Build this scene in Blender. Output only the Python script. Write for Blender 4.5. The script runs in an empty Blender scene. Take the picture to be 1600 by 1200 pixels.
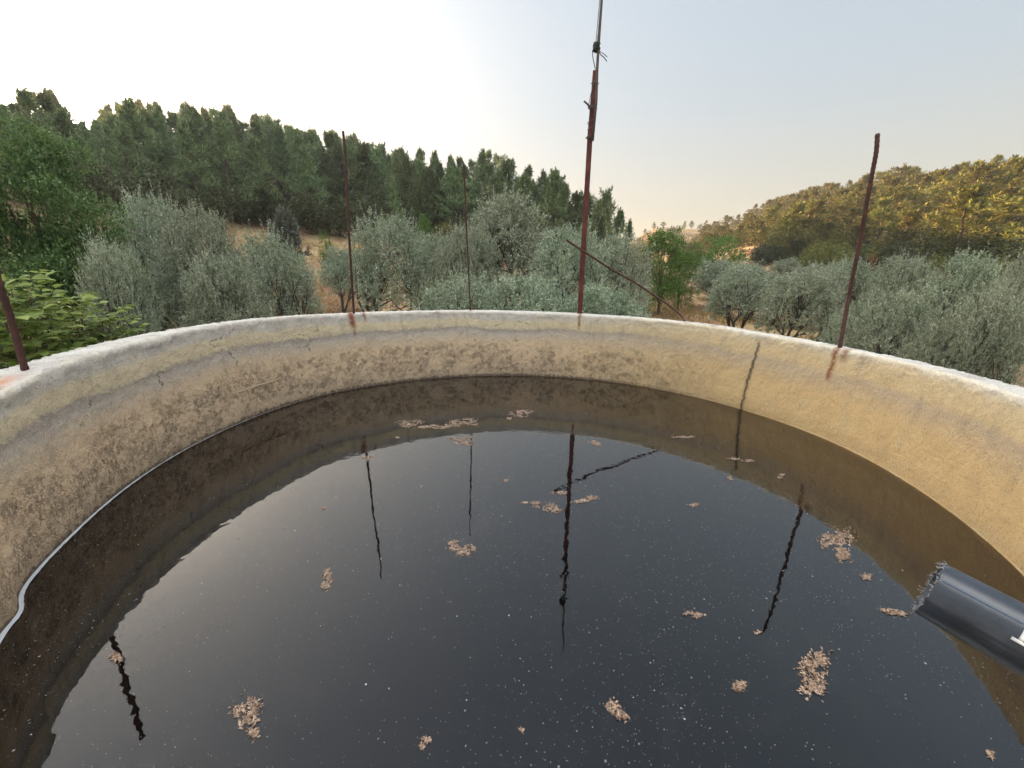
import bpy, math, random
import numpy as np
from mathutils import Vector, Matrix, noise as mn
R = math.radians
PI = math.pi
rng = np.random.default_rng(7)
random.seed(7)
scene = bpy.context.scene
C = scene.collection

# ------------------------------------------------------------------ camera
F = 603.; CX = 800.; CY = 600.
PITCH = R(15.0); ROLL = R(-0.89)
EYE = 3.2                      # eye height above the ground
H = 1.5                        # eye height above the water
WZ = EYE - H                   # water level
fw = Vector((0, math.cos(PITCH), -math.sin(PITCH)))
r0 = Vector((1, 0, 0)); u0 = r0.cross(fw)
s_, c_ = math.sin(ROLL), math.cos(ROLL)
X = r0 * c_ - u0 * s_; Y = r0 * s_ + u0 * c_; Z = -fw
cd = bpy.data.cameras.new('camera'); cam = bpy.data.objects.new('camera', cd); C.objects.link(cam)
m = Matrix((X, Y, Z)).transposed().to_4x4(); m.translation = (0, 0, EYE); cam.matrix_world = m
cd.sensor_width = 36; cd.lens = F / 1600 * 36; cd.clip_start = 0.02; cd.clip_end = 5000
scene.camera = cam

# ------------------------------------------------------------------ sky, sun, exposure
SUN_AZ, SUN_EL = -52.0, 11.5
HZ = 1.55
w = bpy.data.worlds.new('World'); scene.world = w; w.use_nodes = True
nt = w.node_tree; nt.nodes.clear()
sky = nt.nodes.new('ShaderNodeTexSky'); sky.sky_type = 'NISHITA'; sky.sun_disc = False
sky.sun_elevation = R(SUN_EL); sky.sun_rotation = R(SUN_AZ); sky.altitude = 300
sky.air_density = 1.0; sky.dust_density = 2.5; sky.ozone_density = 1.5
bg = nt.nodes.new('ShaderNodeBackground'); bg.inputs[1].default_value = 0.15
ow = nt.nodes.new('ShaderNodeOutputWorld')
# pale evening haze towards the horizon, laid over the clear sky
def wn(typ, **kw):
    n = nt.nodes.new(typ)
    for k, v in kw.items(): setattr(n, k, v)
    return n
wtc = wn('ShaderNodeTexCoord'); wsep = wn('ShaderNodeSeparateXYZ'); nt.links.new(wtc.outputs['Generated'], wsep.inputs[0])
wmr = wn('ShaderNodeMapRange', interpolation_type='SMOOTHSTEP'); nt.links.new(wsep.outputs[2], wmr.inputs[0])
for i, v in ((1, -.05), (2, .60), (3, 1.), (4, .85)): wmr.inputs[i].default_value = v
wrp = wn('ShaderNodeValToRGB'); nt.links.new(wsep.outputs[2], wrp.inputs[0])
wrp.color_ramp.elements[0].position = .06; wrp.color_ramp.elements[0].color = (.70, .61, .44, 1)
wrp.color_ramp.elements[1].position = .34; wrp.color_ramp.elements[1].color = (.51, .57, .59, 1)
for p_, c_e in ((.52, (.47, .555, .61)), (.64, (.42, .505, .56)), (.80, (.27, .33, .38)), (.89, (.27, .33, .38)), (.96, (8., 7.9, 7.6))):  # last stop: bright overhead patch added as unseen fill light
    e_ = wrp.color_ramp.elements.new(p_); e_.color = (*c_e, 1)
wsc = wn('ShaderNodeMix', data_type='RGBA', blend_type='MULTIPLY'); wsc.inputs[0].default_value = 1
wbk = wn('ShaderNodeMapRange', interpolation_type='SMOOTHSTEP'); nt.links.new(wsep.outputs[1], wbk.inputs[0])   # sky behind the camera brightened as added, unseen fill light
for i, v in ((1, .1), (2, -.6), (3, HZ), (4, HZ * 1.9)): wbk.inputs[i].default_value = v
nt.links.new(wrp.outputs[0], wsc.inputs[6]); nt.links.new(wbk.outputs[0], wsc.inputs[7])
wmx = wn('ShaderNodeMix', data_type='RGBA'); wfm = wn('ShaderNodeMath', operation='MULTIPLY'); wfm.inputs[1].default_value = .95
nt.links.new(wmr.outputs[0], wfm.inputs[0]); nt.links.new(wfm.outputs[0], wmx.inputs[0])
nt.links.new(sky.outputs[0], wmx.inputs[6]); nt.links.new(wsc.outputs[2], wmx.inputs[7])
# broad aureole round the low sun
wsd = wn('ShaderNodeVectorMath', operation='DOT_PRODUCT'); nt.links.new(wtc.outputs['Generated'], wsd.inputs[0])
wsd.inputs[1].default_value = (math.sin(R(SUN_AZ)) * math.cos(R(SUN_EL)), math.cos(R(SUN_AZ)) * math.cos(R(SUN_EL)), math.sin(R(SUN_EL)))
wmm = wn('ShaderNodeMath', operation='MAXIMUM'); nt.links.new(wsd.outputs['Value'], wmm.inputs[0]); wmm.inputs[1].default_value = 0
wpw = wn('ShaderNodeMath', operation='POWER'); nt.links.new(wmm.outputs[0], wpw.inputs[0]); wpw.inputs[1].default_value = 5
wgl = wn('ShaderNodeVectorMath', operation='SCALE'); wgl.inputs[0].default_value = (.75, .71, .64); nt.links.new(wpw.outputs[0], wgl.inputs[3])
wp2 = wn('ShaderNodeMath', operation='POWER'); nt.links.new(wmm.outputs[0], wp2.inputs[0]); wp2.inputs[1].default_value = 60
wg2 = wn('ShaderNodeVectorMath', operation='SCALE'); wg2.inputs[0].default_value = (36, 33, 28); nt.links.new(wp2.outputs[0], wg2.inputs[3])
wa2 = wn('ShaderNodeVectorMath', operation='ADD'); nt.links.new(wgl.outputs[0], wa2.inputs[0]); nt.links.new(wg2.outputs[0], wa2.inputs[1])
wad = wn('ShaderNodeVectorMath', operation='ADD'); nt.links.new(wmx.outputs[2], wad.inputs[0]); nt.links.new(wa2.outputs[0], wad.inputs[1])
nt.links.new(wad.outputs[0], bg.inputs[0]); nt.links.new(bg.outputs[0], ow.inputs[0])
sl = bpy.data.lights.new('sun', 'SUN'); sl.energy = 5.0; sl.angle = R(0.6); sl.color = (1, 0.64, 0.29)
so = bpy.data.objects.new('sun', sl); C.objects.link(so)
sd = Vector((math.sin(R(SUN_AZ)) * math.cos(R(SUN_EL)), math.cos(R(SUN_AZ)) * math.cos(R(SUN_EL)), math.sin(R(SUN_EL))))
so.rotation_euler = sd.to_track_quat('Z', 'Y').to_euler(); so.location = (0, 0, 60)
scene.view_settings.view_transform = 'Standard'; scene.view_settings.look = 'None'
scene.view_settings.exposure = 2.08; scene.view_settings.gamma = 1

# ------------------------------------------------------------------ helpers
def ray(x, y):
    px, py = x - CX, y - CY
    return (fw * F + r0 * (px * c_ - py * s_) - u0 * (px * s_ + py * c_)).normalized()
def azel(x, y):
    v = ray(x, y); return math.degrees(math.atan2(v.x, v.y)), math.degrees(math.asin(v.z))
def on_water(x, y, dz=0.0):
    v = ray(x, y); t = -(H - dz) / v.z
    return (v.x * t, v.y * t, WZ + dz)
def pol(az, d): return d * math.sin(R(az)), d * math.cos(R(az))

def tag(o, label=None, cat=None, group=None, kind=None):
    if label: o['label'] = label
    if cat: o['category'] = cat
    if group: o['group'] = group
    if kind: o['kind'] = kind
    return o
def empty(name, loc=(0, 0, 0)):
    o = bpy.data.objects.new(name, None); C.objects.link(o); o.location = loc
    o.empty_display_size = 0.3; return o
def mesh_np(name, V, faces, mat, k=4, smooth=False):
    """V (n,3); faces (m,k) ints"""
    V = np.asarray(V, dtype=np.float32); faces = np.asarray(faces, dtype=np.int32)
    me = bpy.data.meshes.new(name)
    me.vertices.add(len(V)); me.vertices.foreach_set('co', V.ravel())
    me.loops.add(faces.size); me.loops.foreach_set('vertex_index', faces.ravel())
    me.polygons.add(len(faces))
    me.polygons.foreach_set('loop_start', np.arange(0, faces.size, faces.shape[1], dtype=np.int32))
    me.polygons.foreach_set('loop_total', np.full(len(faces), faces.shape[1], dtype=np.int32))
    if smooth: me.polygons.foreach_set('use_smooth', np.ones(len(faces), dtype=bool))
    me.update(calc_edges=True); me.validate()
    if mat: me.materials.append(mat)
    return me
def link(name, me, parent=None, loc=None):
    o = bpy.data.objects.new(name, me); C.objects.link(o)
    if parent: o.parent = parent
    if loc is not None: o.location = loc
    return o
class MB:
    def __init__(self): self.V = []; self.Fq = []; self.n = 0
    def add(self, V, Fc):
        V = np.asarray(V, float); self.V.append(V)
        self.Fq += [tuple(i + self.n for i in f) for f in Fc]; self.n += len(V)
    def tube(self, pts, rad, seg=8, ecc=None, caps=True):
        pts = [Vector(p) for p in pts]
        if not hasattr(rad, '__len__'): rad = [rad] * len(pts)
        vs = []; prev = None
        for i, p in enumerate(pts):
            t = (pts[min(i + 1, len(pts) - 1)] - pts[max(i - 1, 0)]).normalized()
            if prev is None:
                a = t.cross(Vector((0, 0, 1)) if abs(t.z) < .9 else Vector((1, 0, 0))).normalized()
            else:
                a = (prev - t * prev.dot(t)).normalized()
            prev = a; b = t.cross(a)
            for k in range(seg):
                an = 2 * PI * k / seg
                vs.append(p + (a * math.cos(an) + b * math.sin(an)) * rad[i])
        fs = []
        for i in range(len(pts) - 1):
            for k in range(seg):
                k2 = (k + 1) % seg
                fs.append((i * seg + k, i * seg + k2, (i + 1) * seg + k2, (i + 1) * seg + k))
        if caps:
            fs.append(tuple(range(seg))[::-1]); fs.append(tuple((len(pts) - 1) * seg + k for k in range(seg)))
        self.add([tuple(v) for v in vs], fs)
    def build(self, name, mat, parent=None, smooth=True):
        me = bpy.data.meshes.new(name)
        me.from_pydata([tuple(v) for v in np.concatenate(self.V)], [], self.Fq); me.update()
        if smooth: me.polygons.foreach_set('use_smooth', [True] * len(me.polygons))
        if mat: me.materials.append(mat)
        return link(name, me, parent)

# ------------------------------------------------------------------ material helpers
class NT:
    def __init__(self, name):
        self.m = bpy.data.materials.new(name); self.m.use_nodes = True
        self.t = self.m.node_tree; self.t.nodes.clear()
        self.out = self.t.nodes.new('ShaderNodeOutputMaterial')
    def n(self, typ, ins=None, **kw):
        nd = self.t.nodes.new(typ)
        for k, v in kw.items(): setattr(nd, k, v)
        if ins:
            for k, v in ins.items():
                if isinstance(v, bpy.types.NodeSocket): self.t.links.new(v, nd.inputs[k])
                else: nd.inputs[k].default_value = v
        return nd
    def math(self, op, a, b=None, c=None, clamp=False):
        ins = {0: a}
        if b is not None: ins[1] = b
        if c is not None: ins[2] = c
        return self.n('ShaderNodeMath', ins, operation=op, use_clamp=clamp).outputs[0]
    def mix(self, f, a, b, mode='MIX'):
        nd = self.n('ShaderNodeMix', data_type='RGBA', blend_type=mode)
        for i, v in ((0, f), (6, a), (7, b)):
            if isinstance(v, bpy.types.NodeSocket): self.t.links.new(v, nd.inputs[i])
            else: nd.inputs[i].default_value = (*v, 1) if isinstance(v, tuple) and len(v) == 3 else v
        return nd.outputs[2]
    def ramp(self, f, stops, interp='LINEAR'):
        nd = self.n('ShaderNodeValToRGB', {0: f}); cr = nd.color_ramp; cr.interpolation = interp
        while len(cr.elements) > 1: cr.elements.remove(cr.elements[-1])
        for i, (p, c) in enumerate(stops):
            e = cr.elements[0] if i == 0 else cr.elements.new(p)
            e.position = p; e.color = (*c, 1) if hasattr(c, '__len__') else (c, c, c, 1)
        return nd.outputs[0]
    def sstep(self, x, a, b):
        return self.n('ShaderNodeMapRange', {0: x, 1: a, 2: b, 3: 0., 4: 1.}, interpolation_type='SMOOTHSTEP').outputs[0]
    def noise(self, vec, scale, detail=4, rough=.55, dist=0., out=0):
        ins = {'Scale': scale, 'Detail': detail, 'Roughness': rough, 'Distortion': dist}
        if vec is not None: ins['Vector'] = vec
        return self.n('ShaderNodeTexNoise', ins).outputs[out]
    def surf(self, s): self.t.links.new(s, self.out.inputs[0]); return self.m

def foliage(name, c1, c2, c3, trans=.3, nscale=1.2, rough=.55, spec=.3, rv=.25):
    t = NT(name)
    oi = t.n('ShaderNodeObjectInfo'); geo = t.n('ShaderNodeNewGeometry')
    ns = t.noise(geo.outputs['Position'], nscale, 3)
    # per-leaf variation (each leaf is its own mesh island)
    f = t.math('ADD', t.math('MULTIPLY', geo.outputs['Random Per Island'], .55), t.math('MULTIPLY', ns, .5))
    col = t.ramp(f, [(0.15, c1), (.5, c2), (.85, c3)])
    hs = t.n('ShaderNodeHueSaturation', {'Hue': t.math('ADD', .478, t.math('MULTIPLY', oi.outputs['Random'], .044)),
             'Value': t.math('ADD', 1 - rv / 2, t.math('MULTIPLY', oi.outputs['Random'], rv)), 'Color': col}).outputs[0]
    p = t.n('ShaderNodeBsdfPrincipled', {'Base Color': hs, 'Roughness': rough, 'Specular IOR Level': spec})
    tr = t.n('ShaderNodeBsdfTranslucent', {'Color': hs})
    mx = t.n('ShaderNodeMixShader', {0: trans, 1: p.outputs[0], 2: tr.outputs[0]})
    return t.surf(mx.outputs[0])
def bark(name, c1, c2, sc=8):
    t = NT(name); tc = t.n('ShaderNodeTexCoord')
    mp = t.n('ShaderNodeMapping', {'Vector': tc.outputs['Object'], 'Scale': (1, 1, .25)}).outputs[0]
    n = t.noise(mp, sc, 6, .65); col = t.ramp(n, [(.3, c1), (.7, c2)])
    b = t.n('ShaderNodeBump', {'Height': n, 'Strength': .7, 'Distance': .03})
    p = t.n('ShaderNodeBsdfPrincipled', {'Base Color': col, 'Roughness': .9, 'Normal': b.outputs[0]})
    return t.surf(p.outputs[0])

M = {}
M['olive'] = foliage('olive_leaf', (.10, .13, .075), (.28, .33, .22), (.57, .62, .48), trans=.15, nscale=1.6, rough=.45, spec=.4, rv=.2)
M['pine'] = foliage('pine_needles', (.055, .09, .04), (.145, .195, .085), (.31, .37, .17), trans=.2, nscale=.5, rv=.7)
M['pine_hill'] = foliage('golden_pine_needles', (.05, .07, .022), (.14, .145, .04), (.33, .28, .07), trans=.2, nscale=.35, rv=.6)  # yellower needle colour for the right hill pines
M['broad'] = foliage('oak_leaf', (.045, .08, .03), (.10, .165, .055), (.26, .33, .12), trans=.35, nscale=1.2)
M['walnut'] = foliage('walnut_leaf', (.09, .16, .035), (.18, .28, .06), (.34, .44, .13), trans=.4, nscale=1.5)
M['bright'] = foliage('mulberry_leaf', (.06, .14, .02), (.09, .20, .03), (.15, .27, .05), trans=.3)
M['yellow'] = foliage('yellow_green_leaf', (.10, .12, .025), (.17, .18, .04), (.24, .24, .06), trans=.3)
M['maquis'] = foliage('maquis_leaf', (.04, .05, .02), (.07, .08, .03), (.12, .12, .045), trans=.15, nscale=.6, rv=.5)
M['dead'] = foliage('dead_leaf', (.14, .05, .025), (.22, .09, .04), (.3, .13, .06), trans=.1)
M['grey_con'] = foliage('grey_conifer', (.07, .085, .065), (.13, .15, .115), (.22, .24, .19), trans=.15)
M['bark_olive'] = bark('olive_bark', (.035, .028, .022), (.12, .10, .085))
M['bark_pine'] = bark('pine_bark', (.07, .05, .035), (.20, .15, .11), 4)
M['bark_green'] = bark('young_bark', (.06, .045, .03), (.14, .11, .07))

# ------------------------------------------------------------------ terrain
E = lambda el, d: EYE + d * math.tan(R(el))
ST = {  # unseen ground behind the left ridge is raised to block the low sun
 -180: [(9, 0), (60, 0), (200, 4), (2500, 20)],
 -95: [(9, 0), (25, 1), (45, 4), (90, 12), (160, 24), (300, 24), (2500, 24)],
 -65: [(9, 0), (20, .4), (30, 1.6), (45, 6), (55, 9), (95, 19), (160, E(12.2, 160)), (260, 36), (2500, 30)],
 -50: [(9, 0), (20, .3), (30, 1.2), (40, 3), (50, 8), (95, 19), (150, E(12.4, 150)), (260, 34), (2500, 30)],
 -40: [(9, 0), (20, .3), (30, 1.1), (40, 2.6), (54, E(5.6, 54)), (98, 21.5), (150, E(13.2, 150)), (260, 32), (2500, 30)],
 -28: [(9, 0), (20, .3), (30, 1.1), (42, 2.9), (52, 5.5), (60, E(5.5, 60)), (100, 23), (150, E(12.6, 150)), (250, 26), (2500, 25)],
 -20: [(9, 0), (20, .3), (30, 1.1), (42, 2.8), (60, E(4.8, 60)), (98, 21), (115, E(13.2, 115)), (150, E(13.2, 150)), (220, 24), (2500, 15)],
 -9: [(9, 0), (20, .2), (30, .9), (42, 2.4), (57, E(4.2, 57)), (88, 15), (110, E(12.8, 110)), (150, E(12.8, 150)), (200, 16), (2500, 10)],
 0: [(9, 0), (20, .2), (35, 1.0), (52, 5.4), (76, 11.4), (100, E(12, 100)), (135, E(12, 135)), (190, 12), (2500, 8)],
 7: [(9, 0), (20, .1), (35, .7), (50, 3.8), (66, 7.4), (90, E(10.3, 90)), (118, E(10.3, 118)), (180, 9), (2500, 8)],
 13: [(9, 0), (25, .1), (45, 1.6), (60, 3.6), (90, 5.5), (180, 12), (300, 22), (2500, 20)],
 19: [(9, 0), (30, 0), (50, 1.2), (80, 3.2), (130, 8.5), (240, E(5.0, 240)), (320, E(7.1, 320)), (360, 45), (2500, 20)],
 25: [(9, 0), (30, 0), (50, .9), (80, 3.4), (130, 8.5), (230, E(5.0, 230)), (300, E(6.7, 300)), (360, 42), (2500, 20)],
 31: [(9, 0), (32, 0), (55, 1.3), (80, 4), (110, 7.6), (190, 24), (250, E(7.9, 250)), (330, 34), (2500, 20)],
 36: [(9, 0), (32, 0), (55, 1.3), (100, 6.8), (230, E(8.8, 230)), (320, 35), (2500, 20)],
 42: [(9, 0), (32, 0), (55, 1.2), (90, 5.8), (200, E(8.7, 200)), (300, 33), (2500, 20)],
 47: [(9, 0), (30, 0), (55, 1.0), (80, 5.0), (172, E(8.0, 172)), (280, 28), (2500, 20)],
 52: [(9, 0), (30, 0), (55, 1.0), (75, 4.6), (155, E(7.6, 155)), (260, 25), (2500, 20)],
 70: [(9, 0), (30, 0), (50, 1.0), (70, 4.6), (140, 22), (240, 24), (2500, 20)],
 110: [(9, 0), (40, 0), (80, 3), (200, 12), (2500, 15)],
 180: [(9, 0), (60, 0), (200, 4), (2500, 20)],
}
KA = np.array(sorted(ST)); 
def gz_prof(az, d):
    i = int(np.searchsorted(KA, az, side='right') - 1); i = max(0, min(i, len(KA) - 2))
    a, b = KA[i], KA[i + 1]; f = (az - a) / (b - a); f = f * f * (3 - 2 * f) * .5 + f * .5
    def z(k):
        p = ST[int(k)]; return np.interp(d, [q[0] for q in p], [q[1] for q in p])
    return z(a) * (1 - f) + z(b) * f
def gz(x, y):
    d = math.hypot(x, y); az = math.degrees(math.atan2(x, y))
    z = float(gz_prof(az, d))
    a = min(1, max(0, (d - 12) / 25))
    z += a * (mn.noise(Vector((x * .05, y * .05, 3))) * 1.0 + mn.noise(Vector((x * .22, y * .22, 9))) * .25)
    # terraces of the distant dry slope
    if 15 < az < 34 and d > 170:
        st = 4.2; q = z / st; fr = q - math.floor(q)
        zt = (math.floor(q) + min(1, max(0, (fr - .72) / .22))) * st
        k = min(1, (d - 170) / 40) * min(1, (az - 15) / 2) * min(1, (34 - az) / 5)
        z = z * (1 - k) + zt * k
    return z
azs = np.concatenate([np.arange(-180, -66, 4.0), np.arange(-66, 66, .6), np.arange(66, 180.01, 4.0)]); azs[-1] = 180
ds = np.concatenate([[2.0, 5], np.arange(6, 60, 1.0), np.arange(60, 180, 2.2), np.arange(180, 400, 2.0), [430, 480, 560, 700, 900, 1300, 2500]])
GV = []
for a in azs:
    for d in ds:
        x, y = pol(a, d); GV.append((x, y, gz(x, y)))
nd_ = len(ds); GF = []
ii, jj = np.meshgrid(np.arange(len(azs) - 1), np.arange(nd_ - 1), indexing='ij')
q = (ii * nd_ + jj).ravel(); GF = np.stack([q, q + nd_, q + nd_ + 1, q + 1], 1)
t = NT('dry_ground'); geo = t.n('ShaderNodeNewGeometry'); P = geo.outputs['Position']
n1 = t.noise(P, .12, 5, .6); n2 = t.noise(P, 1.4, 6, .65); n3 = t.noise(P, .9, 3, .5)
soil = t.ramp(n2, [(.3, (.20, .115, .07)), (.7, (.36, .22, .135))])
straw = t.ramp(n2, [(.3, (.26, .18, .09)), (.55, (.40, .29, .155)), (.8, (.52, .41, .24))])
col = t.mix(t.sstep(t.math('ADD', n1, t.math('MULTIPLY', n3, .25)), .54, .70), straw, soil)
sx = t.n('ShaderNodeSeparateXYZ', {0: P})
rr = t.math('POWER', t.math('ADD', t.math('POWER', sx.outputs[0], 2.), t.math('POWER', sx.outputs[1], 2.)), .5)
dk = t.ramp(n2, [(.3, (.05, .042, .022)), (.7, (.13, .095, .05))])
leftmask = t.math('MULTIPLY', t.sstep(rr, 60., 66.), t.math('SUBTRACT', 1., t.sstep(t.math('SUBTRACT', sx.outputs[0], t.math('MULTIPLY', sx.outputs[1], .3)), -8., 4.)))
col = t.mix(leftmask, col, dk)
# steep banks of the terraces are greyer
sn = t.n('ShaderNodeSeparateXYZ', {0: geo.outputs['Normal']})
col = t.mix(t.math('MULTIPLY', t.math('SUBTRACT', 1., t.sstep(sn.outputs[2], .72, .93)), .75), col, (.22, .19, .16))
bp = t.n('ShaderNodeBump', {'Height': t.noise(P, 5, 6, .7), 'Strength': .8, 'Distance': .15})
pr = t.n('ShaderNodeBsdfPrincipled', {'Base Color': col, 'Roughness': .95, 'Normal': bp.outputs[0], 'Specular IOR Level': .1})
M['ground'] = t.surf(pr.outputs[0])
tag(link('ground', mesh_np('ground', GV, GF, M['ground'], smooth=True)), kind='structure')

# ------------------------------------------------------------------ tank
TC = (0.084 * H, 2.118 * H)
def tphi(x, y): return math.degrees(math.atan2(x - TC[0], y - TC[1]))
WP = [(0,1010),(20,930),(100,850),(200,760),(350,672),(500,618),(600,600),(735,588),(880,590),(1000,603),(1160,640),(1300,690),(1450,775),(1600,900)]
pr_ = []
for p in WP:
    x, y, z = on_water(*p); pr_.append((tphi(x, y), math.hypot(x - TC[0], y - TC[1])))
pr_ = [(-185, 3.03), (-150, 3.03)] + pr_ + [(150, 3.03), (185, 3.03)]
def smooth_interp(pts, sig=5.0):
    g = np.arange(-180, 181, 1.0); v = np.interp(g, [p[0] for p in pts], [p[1] for p in pts])
    k = np.exp(-.5 * (np.arange(-20, 21) / sig) ** 2); k /= k.sum()
    v = np.convolve(np.pad(v, 20, mode='wrap'), k, 'valid')
    return lambda a: np.interp(a, g, v)
Rin_s = smooth_interp(pr_, 4)
def Rin(a):
    # small bulge where the plaster swells at the waterline
    return float(Rin_s(a)) - .035 * math.exp(-((a + 126.5) / 2.2) ** 2)
RZ = smooth_interp([(-185, .50), (-150, .50), (-113, .60), (-107, .633), (-99, .652), (-90, .672), (-80, .688), (-68, .699), (-46, .692), (-14, .688),
                    (17, .674), (33, .665), (49, .65), (63, .628), (77, .607), (91, .594), (103, .585), (115, .57), (150, .50), (185, .50)], 4)
def rimz(a): return WZ + H * float(RZ(a))
RO = 2.2 * H
prof = []   # (kind, t)
NA = 1440
def wall_mesh():
    V = []; UV = []
    vs_in = list(np.linspace(-1.6, -.2, 6)) + list(np.linspace(-.1, .95, 62))
    cap = [('c', s) for s in np.linspace(0, 1, 16)]
    out = list(np.linspace(.97, -1.6, 24))
    for i in range(NA):
        a = -180 + 360 * i / NA; ar = R(a); rz = rimz(a); h = rz - WZ; ri = Rin(a)
        dx, dy = math.sin(ar), math.cos(ar)
        row = []
        for v in vs_in:
            r = ri + .065 * max(0, v) ** 1.5 - (.02 if v < 0 else 0)
            row.append((r, WZ + h * v, v))
        rt = ri + .065 * .95 ** 1.5
        for _, s in cap[1:]:   # rounded inner shoulder, flat rough top, outer edge
            if s < .35:
                k = s / .35 * PI / 2
                row.append((rt + .035 * (1 - math.cos(k)), WZ + h * .95 + h * .05 * math.sin(k), .95 + .05 * s / .35))
            else:
                k = (s - .35) / .65
                row.append((rt + .035 + (RO - rt - .035) * k, rz - .004 * k, 1.0 + .2 * k))
        for v in out: row.append((RO + .01, WZ + h * v if v > -1.5 else -.3, 1.2 + .5 * (1 - v)))
        for j, (r, z, v) in enumerate(row):
            x, y = TC[0] + dx * r, TC[1] + dy * r
            p = Vector((x * 1, y * 1, z * 1))
            if .02 < v:
                nz = mn.fractal(p * 9, .9, 2.1, 4) * .5 + mn.noise(p * 2.1) * .6
                nf = mn.fractal(p * 34, .8, 2.1, 3)
                # crusty flaking zone low on the wall, left and middle
                crust = max(0, 1 - abs(v - .27) / .3) * max(0, min(1, (60 - a) / 50)) * max(0, min(1, (a + 130) / 40))
                amp = .008 + .012 * (v > .93)
                dr = nz * amp + nf * (.0035 + .006 * crust)
                if v < .06: dr *= v / .06
                if v >= .99 and v <= 1.2:
                    z += (nz * .007 + nf * .005)
                    if v > 1.15: r += nf * .02 + nz * .02
                elif v < .99:
                    r += dr
                else: r += nz * .02
                x, y = TC[0] + dx * r, TC[1] + dy * r
            V.append((x, y, z)); UV.append((ar * 3.05, v))
        n = len(row)
    F_ = []
    for i in range(NA):
        i2 = (i + 1) % NA
        for j in range(n - 1): F_.append((i * n + j, i * n + j + 1, i2 * n + j + 1, i2 * n + j))
    return V, UV, F_, n
V, UV, F_, nrow = wall_mesh()
t = NT('weathered_plaster')
uv = t.n('ShaderNodeUVMap', uv_map='wall').outputs[0]
su = t.n('ShaderNodeSeparateXYZ', {0: uv}); U, VV = su.outputs[0], su.outputs[1]
tc = t.n('ShaderNodeTexCoord').outputs['Object']
geo = t.n('ShaderNodeNewGeometry'); P = geo.outputs['Position']
n_lo = t.noise(P, 1.1, 3, .5); n_mid = t.noise(P, 5, 6, .62); n_hi = t.noise(P, 26, 6, .7); n_f = t.noise(P, 90, 4, .7)
# height with wobble
vw = t.math('ADD', VV, t.math('ADD', t.math('MULTIPLY', t.math('SUBTRACT', n_lo, .5), .16), t.math('MULTIPLY', t.math('SUBTRACT', n_hi, .5), .13)))
left = t.ramp(vw, [(0, (.33, .235, .16)), (.06, (.53, .385, .255)), (.3, (.68, .485, .315)), (.5, (.71, .515, .335)), (.60, (.62, .485, .35)), (.67, (.53, .455, .385)), (.73, (.37, .315, .27)), (.765, (.64, .53, .355)), (.85, (.70, .585, .395)), (.89, (.60, .545, .475)), (.95, (.52, .475, .43)), (.99, (.66, .62, .56))])
right = t.ramp(vw, [(0, (.54, .375, .19)), (.2, (.68, .48, .24)), (.45, (.70, .495, .25)), (.62, (.60, .45, .28)), (.70, (.56, .44, .31)), (.78, (.70, .53, .30)), (.93, (.71, .575, .37)), (.99, (.70, .65, .56))])  # stain bands, yellower than the left: sunset light put into the colour
rm = t.sstep(t.math('ADD', U, t.math('MULTIPLY', t.math('SUBTRACT', n_lo, .5), 2.0)), -.3, 3.4)
col = t.mix(rm, left, right)
# mottling
col = t.mix(t.math('MULTIPLY', t.sstep(n_mid, .45, .75), .28), col, (.30, .24, .18))
col = t.mix(t.math('MULTIPLY', t.sstep(n_mid, .55, .3), .30), col, (.56, .47, .32))
col = t.mix(t.math('MULTIPLY', t.sstep(n_f, .53, .68), .5), col, (.13, .11, .09))
col = t.mix(t.math('MULTIPLY', t.sstep(n_f, .45, .32), .4), col, (.62, .55, .42))
# streaks running down from the rim
mp = t.n('ShaderNodeMapping', {'Vector': uv, 'Scale': (5., 1.2, 1)}).outputs[0]
stk = t.noise(mp, 1.6, 5, .6)
col = t.mix(t.math('MULTIPLY', t.math('MULTIPLY', t.sstep(stk, .52, .72), t.sstep(VV, 0., .7)), .3), col, (.24, .215, .19))
# cracked flaking crust low on the left / middle wall
vo = t.n('ShaderNodeTexVoronoi', {'Vector': t.n('ShaderNodeVectorMath', {0: P, 1: t.n('ShaderNodeVectorMath', {0: t.noise(P, 14, 4, .6, out=1), 3: .10}, operation='SCALE').outputs[0]}, operation='ADD').outputs[0], 'Scale': 24.}, feature='DISTANCE_TO_EDGE').outputs[0]
zone = t.math('MULTIPLY', t.math('MULTIPLY', t.sstep(vw, .62, .35), t.sstep(vw, .0, .1)), t.math('SUBTRACT', 1., t.sstep(U, 1.2, 3.6)))
zone = t.math('MULTIPLY', zone, t.sstep(t.noise(P, 3.5, 4, .6), .36, .56))
cn1 = t.math('ABSOLUTE', t.math('SUBTRACT', t.noise(P, 17, 5, .62, .8), .5)); cn2 = t.math('ABSOLUTE', t.math('SUBTRACT', t.noise(P, 31, 4, .6, 1.2), .5))
crk = t.math('MULTIPLY', t.math('MAXIMUM', t.math('SUBTRACT', 1., t.sstep(cn1, .006, .03)), t.math('SUBTRACT', 1., t.sstep(cn2, .008, .035))), zone)
crk = t.math('MULTIPLY', crk, t.sstep(t.noise(P, 13, 4, .7), .46, .60))
pit = t.math('MULTIPLY', t.sstep(t.noise(P, 55, 3, .6), .60, .68), zone)
crk = t.math('MAXIMUM', crk, t.math('MULTIPLY', pit, .8))
col = t.mix(t.math('MULTIPLY', crk, .5), col, (.10, .075, .055))
flk = t.math('MULTIPLY', t.sstep(t.noise(P, 22, 5, .7), .50, .60), zone)
col = t.mix(t.math('MULTIPLY', flk, .35), col, (.48, .38, .29))
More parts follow.
